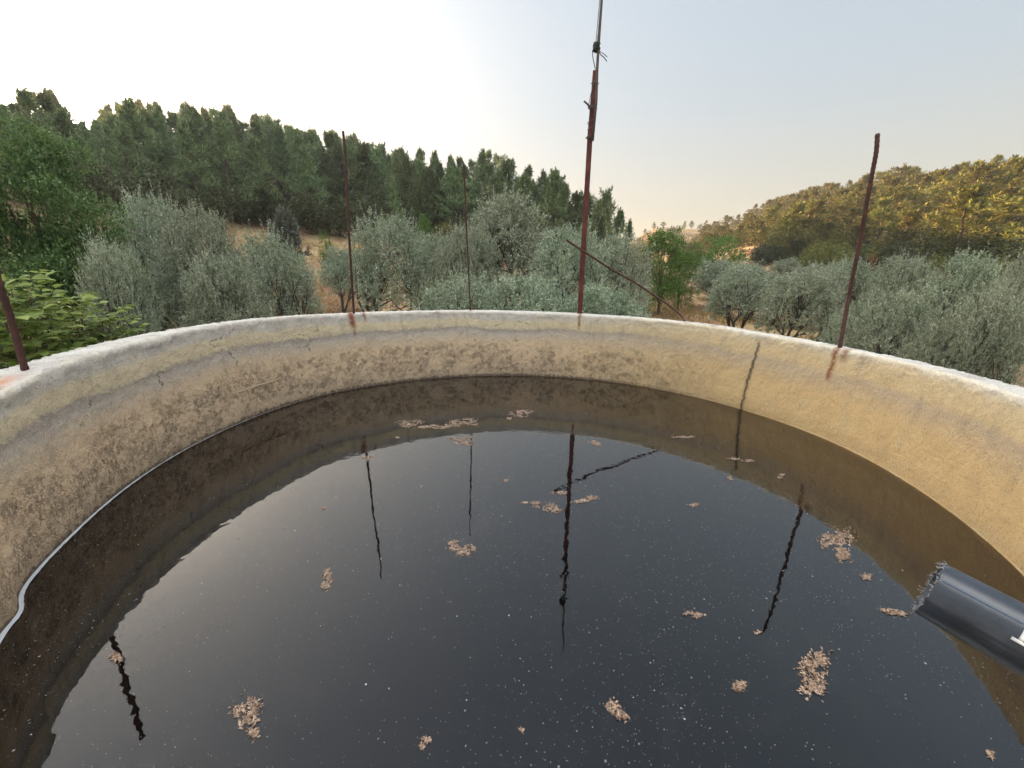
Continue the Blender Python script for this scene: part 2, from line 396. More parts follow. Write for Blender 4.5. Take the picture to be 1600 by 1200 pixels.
# long irregular hairline cracks high on the left wall
mp2 = t.n('ShaderNodeMapping', {'Vector': uv, 'Scale': (1.0, 2.6, 1)}).outputs[0]
vo2 = t.n('ShaderNodeTexVoronoi', {'Vector': t.n('ShaderNodeVectorMath', {0: mp2, 1: t.n('ShaderNodeVectorMath', {0: t.noise(P, 9, 5, .7, out=1), 3: .25}, operation='SCALE').outputs[0]}, operation='ADD').outputs[0], 'Scale': 1.3}, feature='DISTANCE_TO_EDGE').outputs[0]
hc = t.math('MULTIPLY', t.math('SUBTRACT', 1., t.sstep(vo2, .002, .010)), t.math('MULTIPLY', t.sstep(t.noise(P, 1.7, 2), .50, .60), t.math('SUBTRACT', 1., t.sstep(U, .3, 1.5))))
hc = t.math('MULTIPLY', hc, t.sstep(VV, .5, .6))
hc = t.math('MULTIPLY', hc, t.sstep(t.noise(P, 11, 3, .6), .42, .58))
col = t.mix(t.math('MULTIPLY', hc, .6), col, (.10, .08, .065))
# below the waterline the left wall's colour is darkened to deepen its black reflection
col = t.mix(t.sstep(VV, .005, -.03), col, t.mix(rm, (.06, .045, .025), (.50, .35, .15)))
# whitewashed top
wm = t.sstep(t.math('ADD', VV, t.math('MULTIPLY', t.math('SUBTRACT', n_hi, .5), .07)), .985, 1.01)
wcol = t.ramp(t.math('ADD', t.math('MULTIPLY', n_mid, .5), t.math('MULTIPLY', n_f, .5)), [(.36, (.28, .25, .22)), (.45, (.46, .43, .39)), (.53, (.56, .54, .50)), (.65, (.64, .62, .58))])
col = t.mix(wm, col, wcol)
# vertical joint crack on the right
def gauss(x, c, wd): return t.math('POWER', 2.718, t.math('MULTIPLY', t.math('POWER', t.math('DIVIDE', t.math('SUBTRACT', x, c), wd), 2.), -1.))
def uof(px, py, hfrac):  # arc position of a photo point at a height fraction of the wall
    v = ray(px, py); c = Vector(TC); r = 3.08; h = Vector((v.x, v.y))
    a = h.dot(h); b = -2 * h.dot(c); q = c.dot(c) - r * r; tt = (-b + math.sqrt(b * b - 4 * a * q)) / 2 / a
    return R(tphi(h.x * tt, h.y * tt)) * 3.05
uc = uof(1172, 580, .4)
uwob = t.math('ADD', U, t.math('ADD', t.math('MULTIPLY', t.math('SUBTRACT', t.noise(t.n('ShaderNodeCombineXYZ', {2: VV}).outputs[0], 9., 5, .6), .5), .10), t.math('MULTIPLY', t.math('SUBTRACT', n_hi, .5), .03)))
uwob = t.math('ADD', uwob, t.math('MULTIPLY', t.math('SUBTRACT', VV, .4), -.05))
ck = t.math('MULTIPLY', gauss(uwob, uc, .02), t.math('MULTIPLY', t.math('SUBTRACT', 1., t.sstep(VV, .86, .95)), t.sstep(n_hi, .30, .5)))
ckb = gauss(uwob, uc, .009)
col = t.mix(t.math('MULTIPLY', ck, .7), col, (.09, .075, .06))
col = t.mix(t.math('MULTIPLY', t.math('MULTIPLY', ckb, t.math('SUBTRACT', 1., t.sstep(VV, .8, .95))), .55), col, (.05, .04, .03))
# rust runs under the bars
for (px, py, wd, v0, amt) in [(553, 500, .035, .74, 1.), (556, 505, .018, .62, .6), (572, 500, .022, .84, .8), (906, 500, .022, .72, .85), (1298, 552, .026, .60, .9), (1312, 550, .03, .84, .7), (684, 492, .03, .88, .5), (1070, 505, .03, .93, .4), (735, 490, .012, .9, .4)]:
    u1 = uof(px, py, 1)
    g = gauss(t.math('ADD', U, t.math('MULTIPLY', t.math('SUBTRACT', n_mid, .5), .07)), u1, wd)
    g = t.math('MULTIPLY', g, t.math('MULTIPLY', t.sstep(vw, v0, v0 + .12), t.sstep(VV, 1.12, 1.0)))
    rc = t.ramp(n_hi, [(.35, (.10, .02, .008)), (.55, (.26, .07, .025)), (.7, (.42, .20, .09))])
    col = t.mix(t.math('MULTIPLY', t.math('MULTIPLY', g, t.sstep(n_hi, .3, .5)), amt), col, rc)
u1 = uof(25, 590, 1)
g = t.math('MULTIPLY', gauss(t.math('ADD', U, t.math('MULTIPLY', t.math('SUBTRACT', n_mid, .5), .1)), u1 - .03, .13), gauss(VV, 1.07, .05))
col = t.mix(t.math('MULTIPLY', g, .8), col, (.52, .20, .10))
# wet dark stain just above the waterline
wet = t.math('MULTIPLY', t.math('SUBTRACT', 1., t.sstep(t.math('ADD', VV, t.math('MULTIPLY', t.math('SUBTRACT', n_hi, .5), .16)), .015, .045)), t.math('SUBTRACT', 1., t.sstep(U, 1.0, 4.)))
col = t.mix(t.math('MULTIPLY', wet, .75), col, (.06, .045, .035))
hgt = t.math('ADD', t.math('MULTIPLY', n_hi, .8), t.math('ADD', t.math('MULTIPLY', n_f, .35), t.math('SUBTRACT', t.math('MULTIPLY', flk, .5), t.math('MULTIPLY', t.math('ADD', crk, t.math('ADD', ck, hc)), .8))))
bp = t.n('ShaderNodeBump', {'Height': hgt, 'Strength': .9, 'Distance': .016})
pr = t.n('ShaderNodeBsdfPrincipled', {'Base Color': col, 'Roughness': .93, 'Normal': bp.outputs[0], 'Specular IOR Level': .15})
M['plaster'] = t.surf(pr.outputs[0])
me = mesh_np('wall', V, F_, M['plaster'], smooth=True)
ul = me.uv_layers.new(name='wall')
li = np.empty(len(me.loops), dtype=np.int32); me.loops.foreach_get('vertex_index', li)
uva = np.array(UV)[li]
# loops on the seam (wrap of u) lie behind the camera, outside the view
ul.data.foreach_set('uv', uva.astype(np.float32).ravel())
tank = empty('water_tank', (TC[0], TC[1], 0))
tag(tank, 'round open concrete water tank with whitewashed rim and stained tan inner wall', 'water tank')
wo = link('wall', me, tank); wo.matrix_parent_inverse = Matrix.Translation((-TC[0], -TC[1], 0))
t = NT('silt'); n = t.noise(None, 6, 5, .6)
pr = t.n('ShaderNodeBsdfPrincipled', {'Base Color': t.ramp(n, [(.3, (.03, .025, .012)), (.7, (.08, .06, .03))]), 'Roughness': .9})
M['silt'] = t.surf(pr.outputs[0])
mb = MB(); n = 96
mb.add([(TC[0] + 3.1 * math.cos(2 * PI * k / n), TC[1] + 3.1 * math.sin(2 * PI * k / n), .25) for k in range(n)], [tuple(range(n))])
fl = mb.build('floor', M['silt'], tank, False); fl.matrix_parent_inverse = Matrix.Translation((-TC[0], -TC[1], 0))

# ------------------------------------------------------------------ water
t = NT('tank_water'); geo = t.n('ShaderNodeNewGeometry'); P = geo.outputs['Position']
r1 = t.noise(P, 7., 3, .5); r2 = t.noise(P, 15., 1.5, .5); r3 = t.noise(P, 1.6, 2, .5)
hh = t.math('ADD', t.math('MULTIPLY', r1, .16), t.math('ADD', t.math('MULTIPLY', r2, .19), t.math('MULTIPLY', r3, .5)))
bp = t.n('ShaderNodeBump', {'Height': hh, 'Strength': 1.0, 'Distance': .0022})
fr = t.n('ShaderNodeFresnel', {'IOR': 1.85, 'Normal': bp.outputs[0]}).outputs[0]
gl = t.n('ShaderNodeBsdfGlossy', {'Color': (1, 1, 1, 1), 'Roughness': .0, 'Normal': bp.outputs[0]})
# faint oily film and dust drifting on the surface
film = t.noise(t.n('ShaderNodeMapping', {'Vector': P, 'Scale': (1, 1, 1)}).outputs[0], 2.2, 9, .72, 1.6)
df = t.n('ShaderNodeBsdfDiffuse', {'Color': (.16, .14, .12, 1)})
tr = t.n('ShaderNodeBsdfTransparent', {'Color': (.45, .34, .20, 1)})
fm = t.math('ADD', .006, t.math('MULTIPLY', t.sstep(film, .52, .78), .08))
body = t.n('ShaderNodeMixShader', {0: fm, 1: tr.outputs[0], 2: df.outputs[0]})
mx = t.n('ShaderNodeMixShader', {0: fr, 1: body.outputs[0], 2: gl.outputs[0]})
va = t.n('ShaderNodeVolumeAbsorption', {'Color': (.62, .42, .08, 1), 'Density': 3.4})
t.t.links.new(va.outputs[0], t.out.inputs[1])
M['water'] = t.surf(mx.outputs[0])
n = 720; top = []; 
for k in range(n):
    a = -180 + 360 * k / n; r = Rin(a) + .02
    top.append((TC[0] + r * math.sin(R(a)), TC[1] + r * math.cos(R(a))))
V = [(x, y, WZ) for x, y in top] + [(x, y, .15) for x, y in top]
mb = MB(); mb.add(V, [tuple(range(n))[::-1], tuple(range(n, 2 * n))] + [(k, (k + 1) % n, n + (k + 1) % n, n + k) for k in range(n)])
tag(mb.build('water', M['water'], None, False), kind='structure')

# pale meniscus line where the water meets the wall, sky reflection put into its colour
t = NT('meniscus'); n_ = t.noise(None, 40, 4, .6)
pr = t.n('ShaderNodeBsdfPrincipled', {'Base Color': t.ramp(n_, [(.3, (.30, .31, .33)), (.6, (.50, .53, .57))]), 'Roughness': .35})
M['meniscus'] = t.surf(pr.outputs[0])
V = []; FQ = []; K = 7; A = np.arange(-175, 175.01, .4)
for i, a in enumerate(A):
    wd = np.interp(a, [-150, -125, -95, -70, -40, 0, 40, 70, 100, 130], [.022, .020, .013, .010, .007, .005, .004, .003, .003, .004])
    wd *= (1 + .2 * mn.noise(Vector((a * .35, 0, 0)))); r = Rin(a) - .001 + .004 * mn.noise(Vector((a * 1.3, 5, 0)))
    for k in range(K):
        f = k / (K - 1); rr_ = r + .006 - wd * f; zz = WZ + .001 + .55 * wd * (1 - f) ** 2 * .7
        V.append((TC[0] + rr_ * math.sin(R(a)), TC[1] + rr_ * math.cos(R(a)), zz))
for i in range(len(A) - 1):
    for k in range(K - 1): FQ.append((i * K + k, i * K + k + 1, (i + 1) * K + k + 1, (i + 1) * K + k))
tag(link('meniscus_line', mesh_np('meniscus_line', V, FQ, M['meniscus'], smooth=True)), 'thin pale bluish meniscus line curving along the edge of the dark water', 'scum line')

# ------------------------------------------------------------------ iron bars
t = NT('rusty_iron'); tc = t.n('ShaderNodeTexCoord').outputs['Object']; n1 = t.noise(tc, 14, 6, .65); n2 = t.noise(tc, 120, 3, .6)
col = t.ramp(n1, [(.3, (.035, .014, .010)), (.55, (.07, .026, .019)), (.75, (.12, .05, .032))])
bp = t.n('ShaderNodeBump', {'Height': n2, 'Strength': .6, 'Distance': .002})
pr = t.n('ShaderNodeBsdfPrincipled', {'Base Color': col, 'Roughness': .8, 'Metallic': .0, 'Normal': bp.outputs[0]})
M['rust'] = t.surf(pr.outputs[0])
t = NT('red_oxide'); tc = t.n('ShaderNodeTexCoord').outputs['Object']; n1 = t.noise(tc, 9, 6, .65)
col = t.ramp(n1, [(.3, (.06, .014, .010)), (.55, (.12, .022, .015)), (.72, (.19, .06, .04))])
pr = t.n('ShaderNodeBsdfPrincipled', {'Base Color': col, 'Roughness': .65})
M['oxide'] = t.surf(pr.outputs[0])
def world_pt(az, dH, hH):   # distances in units of H, height over water
    x, y = pol(az, dH * H); return Vector((x, y, WZ + hH * H))
def rebar(name, pts, rad, label, sub=.022):
    # ribbed bar: radius pulses along its length
    P_ = [Vector(p) for p in pts]; L = [0]
    for a, b in zip(P_, P_[1:]): L.append(L[-1] + (b - a).length)
    n = int(L[-1] / sub); out = []; rr = []
    for i in range(n + 1):
        s = L[-1] * i / n; out.append([np.interp(s, L, [p[k] for p in P_]) for k in range(3)])
        rr.append(rad * (1.12 if i % 2 else .93))
    out = np.array(out)
    for _ in range(10): out[1:-1] = (out[:-2] + out[2:]) / 2 * .5 + out[1:-1] * .5
    mb = MB(); mb.tube([tuple(p) for p in out], rr, 10)
    base = out[0]
    o = mb.build(name, M['rust'])
    o.data.transform(Matrix.Translation((-base[0], -base[1], -base[2]))); o.location = base
    return tag(o, label, 'iron bar')
def base_on_rim(px, py, R_=2.12):
    v = ray(px, py); c = Vector(TC); h = Vector((v.x, v.y)); a = h.dot(h); b = -2 * h.dot(c); q = c.dot(c) - (R_ * H) ** 2
    tt = (-b + math.sqrt(b * b - 4 * a * q)) / 2 / a
    p = h * tt; az = math.degrees(math.atan2(p.x, p.y)); return az, p.length / H, (EYE + v.z * tt - WZ) / H
def bar_pts(base_px, pix, dist=None):
    az, d, h = base_on_rim(*base_px); out = [world_pt(az, d, h - .06)]
    out.append(world_pt(az, d, h))
    for i, (x, y) in enumerate(pix):
        a2, e2 = azel(x, y); dd = d if dist is None else dist[i]
        out.append(world_pt(a2, dd, 1 + dd * math.tan(R(e2))))
    return out
rebar('iron_bar', bar_pts((553, 491), [(545, 360), (540, 260), (538, 225), (536, 205)], [3.75] * 4), .0145, 'upright rusty bar above the big brown rust stain, with a slightly hooked tip')
rebar('iron_bar', bar_pts((735, 484), [(729, 360), (725, 257)], [4.25] * 2), .0120, 'thinnest upright rusty bar on the far rim, straight, left of the tall pole')
rebar('iron_bar', bar_pts((1312, 544), [(1325, 470), (1345, 370), (1362, 275), (1370, 235), (1371, 209)], [3.42] * 5), .0175, 'ribbed rusty bar with a kinked top, rising from the right part of the rim')
b5 = bar_pts((40, 581), [(18, 500), (0, 448), (-40, 330), (-60, 250)])
rebar('iron_bar', b5, .0165, 'thick rusty bar at the left edge, standing in an orange stained patch of rim')
az, d, h = base_on_rim(1070, 505)
bp_ = [world_pt(az, d, h - .05), world_pt(az, d, h)]
for (x, y), dd in zip([(1068, 497), (1058, 487), (1040, 473), (1020, 460), (990, 440), (960, 424), (915, 395), (885, 375)], [4.12, 4.14, 4.17, 4.19, 4.19, 4.19, 4.13, 4.10]):
    a2, e2 = azel(x, y); bp_.append(world_pt(a2, dd, 1 + dd * math.tan(R(e2))))
rebar('iron_bar', bp_, .0155, 'bent rusty bar slanting down to the right across the tall pole')

# the tall pole: angle iron with a thin stick lashed to its top
az, d, h = base_on_rim(906, 490)
pole = empty('tall_pole', world_pt(az, d, h)); tag(pole, 'tall red-brown iron pole with a thin stick wired to its top', 'pole')
B0 = world_pt(az, d, h - .08)
def pt(x, y, dd=4.169):
    a2, e2 = azel(x, y); return world_pt(a2, dd, 1 + dd * math.tan(R(e2)))
axis = [B0, world_pt(az, d, h)] + [pt(x, y) for x, y in [(911, 400), (917, 300), (922, 215), (929, 135), (931, 110)]]
def angle_iron(pts, wdt, th):
    mb = MB(); out = []
    prof = [(0, 0), (wdt, 0), (wdt, th), (th, th), (th, wdt), (0, wdt)]
    # open side turned to the back left
    e1 = Vector((1, -.35, 0)).normalized(); e2 = Vector((-.35, -1, 0)).normalized() * -1
    for p in pts:
        for (a, b) in prof: out.append(tuple(p + e1 * (a - wdt * .5) + e2 * (b - wdt * .2)))
    k = 6; fs = []
    for i in range(len(pts) - 1):
        for j in range(k): fs.append((i * k + j, i * k + (j + 1) % k, (i + 1) * k + (j + 1) % k, (i + 1) * k + j))
    fs.append(tuple(range(k))[::-1]); fs.append(tuple((len(pts) - 1) * k + j for j in range(k)))
    mb.add(out, fs); return mb
def under(o, root):
    o.parent = root; o.matrix_parent_inverse = Matrix.Translation(-Vector(root.location)); return o
po = angle_iron(axis, .074, .010).build('post', M['oxide'], None, False); under(po, pole)
t = NT('grey_stick'); pr = t.n('ShaderNodeBsdfPrincipled', {'Base Color': t.ramp(t.noise(None, 20, 4), [(.3, (.06, .045, .04)), (.7, (.15, .12, .10))]), 'Roughness': .8}); M['stick'] = t.surf(pr.outputs[0])
mb = MB()
sp = [pt(923, 222) + Vector((.02, -.05, 0)), pt(929, 160) + Vector((.014, -.05, 0)), pt(933, 108), pt(935, 75), pt(938, 30), pt(941, -10), pt(946, -70), pt(950, -110)]
mb.tube(sp, [.015, .018, .019, .018, .017, .016, .014, .013], 8); under(mb.build('extension_rod', M['stick']), pole)
t = NT('old_wire'); pr = t.n('ShaderNodeBsdfPrincipled', {'Base Color': (.09, .085, .08, 1), 'Roughness': .55}); M['wire'] = t.surf(pr.outputs[0])
t = NT('black_tape'); pr = t.n('ShaderNodeBsdfPrincipled', {'Base Color': (.03, .045, .04, 1), 'Roughness': .6}); M['tape'] = t.surf(pr.outputs[0])
def coil(cen, axd, rad, turns, pitch, wr, seed, jit=.2):
    rs = random.Random(seed); axd = axd.normalized(); a = axd.cross(Vector((0, 1, 0))).normalized(); b = axd.cross(a); pts = []
    for i in range(int(turns * 10)):
        an = 2 * PI * i / 10; r_ = rad * (1 + rs.uniform(-jit, jit))
        pts.append(cen + axd * (pitch * i / 10 - turns * pitch / 2) + a * math.cos(an) * r_ + b * math.sin(an) * r_)
    return pts
up = (pt(929, 135) - pt(922, 215)).normalized()
for cl_ in (coil(pt(922, 215), up, .056, 3, .012, .003, 1), coil(pt(924, 195), up, .056, 1.5, .09, .003, 4), [pt(925, 178), pt(922, 170) + Vector((-.035, -.05, 0)), pt(926, 150) + Vector((-.035, -.05, 0)), pt(931, 118)],
            coil(pt(926, 168), up, .056, 2.5, .014, .003, 5), coil(pt(930, 130), up, .05, 1.2, .02, .003, 6)):
    mb = MB(); mb.tube(cl_, .0045, 5); under(mb.build('lashing_wire', M['wire']), pole)
mb = MB(); mb.tube([pt(925, 168), pt(920, 165), pt(916, 161), pt(912.5, 158)], [.014, .014, .012, .013], 7)
under(mb.build('twig_stub', M['stick']), pole)
mb = MB()
mb.tube(coil(pt(932, 73), up, .034, 6, .016, .003, 2, .5), .008, 5)
mb.tube(coil(pt(930, 76), Vector((1, .3, .2)), .03, 4, .014, .003, 3, .6), .008, 5)
mb.tube([pt(933, 74), pt(938, 81), pt(943, 84), pt(949, 89)], .0045, 5)
mb.tube([pt(933, 76), pt(939, 86), pt(944, 90), pt(948, 96)], .006, 5)
mb.tube([pt(926, 78), pt(926, 88), pt(928, 98), pt(930, 108)], .006, 5)
mb.tube([pt(933, 68), pt(935, 45), pt(938, 10), pt(941, -20)], .004, 5)
mb.tube([pt(931, 68), pt(933, 45), pt(936.5, 8), pt(939, -20)], .005, 5)
under(mb.build('tape_knot', M['tape']), pole)

# ------------------------------------------------------------------ black pipe
E0 = ray(1455, 922) * 0.0
v = ray(1453, 919); PE = Vector((0, 0, EYE)) + v * (.54 / -v.z)
v2 = ray(1600, 1000); PQ = Vector((0, 0, EYE)) + v2 * ((PE - Vector((0, 0, EYE))).length * 1.012)
dirp = (PQ - PE).normalized()
t = NT('black_pe'); tc = t.n('ShaderNodeTexCoord').outputs['Object']
nn = t.noise(tc, 30, 6, .7); sc_ = t.noise(t.n('ShaderNodeMapping', {'Vector': tc, 'Scale': (60, 60, 6)}).outputs[0], 1, 5, .7)
col = t.mix(t.math('MULTIPLY', t.sstep(sc_, .58, .75), .25), t.ramp(nn, [(.3, (.012, .016, .024)), (.7, (.032, .042, .062))]), (.14, .15, .17))
bp = t.n('ShaderNodeBump', {'Height': nn, 'Strength': .25, 'Distance': .002})
pr = t.n('ShaderNodeBsdfPrincipled', {'Base Color': col, 'Roughness': .38, 'Normal': bp.outputs[0], 'Specular IOR Level': .6})
M['pe'] = t.surf(pr.outputs[0])
t = NT('pe_line'); pr = t.n('ShaderNodeBsdfPrincipled', {'Base Color': (.10, .14, .20, 1), 'Roughness': .5}); M['peline'] = t.surf(pr.outputs[0])
t = NT('white_print'); pr = t.n('ShaderNodeBsdfPrincipled', {'Base Color': (.75, .75, .72, 1), 'Roughness': .6}); M['print'] = t.surf(pr.outputs[0])
t = NT('pe_shavings'); pr = t.n('ShaderNodeBsdfPrincipled', {'Base Color': t.ramp(t.noise(None, 150, 3), [(.35, (.05, .055, .06)), (.6, (.38, .40, .42))]), 'Roughness': .7}); M['shav'] = t.surf(pr.outputs[0])
PR = .0535; PT = .007; PL = 1.3
zax = dirp; xax = zax.cross(Vector((0, 0, 1))).normalized(); yax = xax.cross(zax)   # yax ~ up
PMX = Matrix((xax, yax, zax)).transposed().to_4x4(); PMX.translation = PE
pipe = empty('plastic_pipe'); pipe.matrix_world = PMX
tag(pipe, 'black plastic pipe with a ragged sawn end and white printed mark, reaching over the water', 'pipe')
mb = MB(); ns = 96; V = []; FQ = []
stations = [(PR - PT, .45), (PR - PT, 0), (PR - PT + .001, -.001), (PR - .001, -.001), (PR, 0.001), (PR, PL), (PR - PT, PL)]
for j, (r_, z_) in enumerate(stations):
    for k in range(ns):
        an = 2 * PI * k / ns
        rag = (.0035 * mn.fractal(Vector((math.cos(an) * 4, math.sin(an) * 4, 0)), 1, 2, 3)) if 1 <= j <= 4 else 0
        V.append((r_ * math.cos(an), r_ * math.sin(an), z_ + rag))
for j in range(len(stations) - 1):
    for k in range(ns): FQ.append((j * ns + k, j * ns + (k + 1) % ns, (j + 1) * ns + (k + 1) % ns, (j + 1) * ns + k))
mb.add(V, FQ); mb.build('tube', M['pe'], pipe)
# extruded line along the pipe, facing the camera/up side
camdir = (Vector((0, 0, EYE)) - PE); ca = math.atan2(camdir.dot(yax), camdir.dot(xax))
def arcstrip(a0, a1, z0, z1, r_, nseg=4):
    V = []; n = nseg
    for i in range(n + 1):
        an = a0 + (a1 - a0) * i / n
        for zz in (z0, z1):
            for rr_ in (PR - .0005, r_): V.append((rr_ * math.cos(an), rr_ * math.sin(an), zz))
    fs = []
    for i in range(n):
        b = i * 4; c = b + 4
        fs += [(b + 1, c + 1, c + 3, b + 3), (b, b + 1, c + 1, c), (b + 2, c + 2, c + 3, b + 3)]
    fs += [(0, 1, 3, 2), (n * 4, n * 4 + 2, n * 4 + 3, n * 4 + 1)]
    return V, fs
sg = 1 if math.sin(PI / 2 - ca) > 0 else -1
la = ca + sg * .42
mb = MB(); mb.add(*arcstrip(la - .03, la + .03, .004, PL, PR + .0006)); mb.build('coloured_stripe', M['peline'], pipe)
# the visible printed character: a bar with a stem
ma = ca - sg * .12; LP = (PQ - PE).length; zc = LP * .90; bl = LP * .15
mb = MB(); mb.add(*arcstrip(ma - .045, ma + .045, zc - bl / 2, zc + bl / 2, PR + .0009)); mb.build('printed_letter_bar', M['print'], pipe)
mb = MB(); a_, b_ = sorted((ma + sg * .047, ma + sg * .40)); mb.add(*arcstrip(a_, b_, zc - .0025, zc + .0025, PR + .0009)); mb.build('printed_letter_stem', M['print'], pipe)
mb = MB(); rs = random.Random(5)
for i in range(230):
    an = rs.uniform(0, 2 * PI); p = Vector(((PR - PT / 2) * math.cos(an), (PR - PT / 2) * math.sin(an), rs.uniform(-.001, .003))); pts = [p]
    dd = Vector((math.cos(an) * rs.uniform(-.6, .9), math.sin(an) * rs.uniform(-.6, .9), -rs.uniform(.3, 1))).normalized()
    L_ = rs.uniform(.002, .0055) * (1.8 if rs.random() < .12 else 1)
    for k in range(3):
        dd = (dd + Vector((rs.uniform(-.9, .9), rs.uniform(-.9, .9), rs.uniform(-.9, .9)))).normalized(); pts.append(pts[-1] + dd * L_ / 2)
    mb.tube([tuple(q) for q in pts], [.0009, .0009, .0007, .0004], 4)
mb.build('sawn_burr', M['shav'], pipe)

# ------------------------------------------------------------------ twig lying on the wall, snail-like spots
t = NT('dry_twig'); pr = t.n('ShaderNodeBsdfPrincipled', {'Base Color': (.42, .32, .22, 1), 'Roughness': .8}); M['twig'] = t.surf(pr.outputs[0])
def onwall(x, y, off=.0):
    v = ray(x, y); c = Vector(TC); h = Vector((v.x, v.y)); r = 3.06 + off; a = h.dot(h); b = -2 * h.dot(c); q = c.dot(c) - r * r
    tt = (-b + math.sqrt(b * b - 4 * a * q)) / 2 / a; ph = tphi(h.x * tt, h.y * tt)
    vv = max(0, (EYE + v.z * tt - WZ) / (rimz(ph) - WZ)); r = Rin(ph) + .065 * vv ** 1.5 - .012 + off; q = c.dot(c) - r * r
    tt = (-b + math.sqrt(b * b - 4 * a * q)) / 2 / a; return Vector((h.x * tt, h.y * tt, EYE + v.z * tt))
mb = MB(); mb.tube([onwall(361, 617), onwall(375, 612), onwall(400, 603, -.004), onwall(425, 596, -.004), onwall(439, 590)], [.004, .007, .008, .008, .009], 8)
tag(mb.build('dry_stick', M['twig']), 'short pale dry stick caught slantwise on the left inner wall', 'stick')

# ------------------------------------------------------------------ floating debris
t = NT('dry_scum_flake'); geo = t.n('ShaderNodeNewGeometry')
col = t.ramp(t.math('ADD', t.math('MULTIPLY', geo.outputs['Random Per Island'], .42), t.math('MULTIPLY', t.noise(geo.outputs['Position'], 45, 3), .55)),
             [(.18, (.05, .03, .02)), (.38, (.16, .095, .06)), (.55, (.34, .23, .16)), (.8, (.60, .48, .37))])
pr = t.n('ShaderNodeBsdfPrincipled', {'Base Color': col, 'Roughness': .7}); M['flake'] = t.surf(pr.outputs[0])
def clump(px, py, w_, h_, label, lobes=None, dens=1.0, seed=0):
    rs = np.random.default_rng(seed + 100)
    lobes = lobes or [(0, 0, 1.0)]
    c0 = np.array(on_water(px, py)); V = []; FQ = []; k = 0
    ext = np.array(on_water(px + w_ / 2, py)) - c0; ext2 = np.array(on_water(px, py + h_ / 2)) - c0
    area = np.linalg.norm(ext) * np.linalg.norm(ext2) * PI
    N = int(np.clip(area / (.011 ** 2) * 9 * dens, 20, 3600))
    ang = rs.uniform(0, 2 * PI)
    sub = [(rs.normal(0, .42), rs.normal(0, .42), rs.uniform(.3, .6)) for _ in range(int(np.clip(area / .0015, 2, 9)))]
    for i in range(N):
        if lobes and len(lobes) > 1:
            lx, ly, ls = lobes[rs.integers(len(lobes))]
        else:
            lx, ly, ls = sub[rs.integers(len(sub))]
        a = rs.uniform(0, 2 * PI); rr = math.sqrt(rs.uniform(0, 1)) * ls
        x = lx + rr * math.cos(a); y = ly + rr * math.sin(a)
        if rs.random() < .10: x, y = x * 1.35, y * 1.35
        if abs(x) > 1.4 or abs(y) > 1.4: continue
        if mn.noise(Vector((x * 3 + seed * 7, y * 3, 1))) + .5 * mn.noise(Vector((x * 8, y * 8, seed))) < -.07: continue
        p = np.array(on_water(px + x * w_ / 2, py + y * h_ / 2))
        L = rs.uniform(.004, .013); W = rs.uniform(.0008, .0024) if rs.random() < .85 else rs.uniform(.003, .005)
        yaw = a + rs.normal(0, .7) if rs.random() < .6 else rs.uniform(0, 6.28); t1 = rs.uniform(-.1, .35)
        d = np.array([math.cos(yaw) * math.cos(t1), math.sin(yaw) * math.cos(t1), math.sin(t1)]); s = np.array([-math.sin(yaw), math.cos(yaw), rs.uniform(-.4, .4)])
        z = np.array([0, 0, .001 + rs.uniform(0, .003) * (1 - .6 * rr / ls)])
        mid = p + z + d * L * .5 + np.array([0, 0, L * .18])
        a0 = p + z; a1 = p + z + d * L
        V += [a0 - s * W * .4, a0 + s * W * .4, mid + s * W, mid - s * W, a1 + s * W * .35, a1 - s * W * .35]
        FQ += [(k, k + 1, k + 2, k + 3), (k + 3, k + 2, k + 4, k + 5)]; k += 6
    V = np.array(V) - c0
    V[:, 2] = np.maximum(V[:, 2], .0008)
    o = link('debris_clump', mesh_np('debris_clump', V, FQ, M['flake'])); o.location = c0
    return tag(o, label, 'debris clump', 'debris clumps on the tank surface')
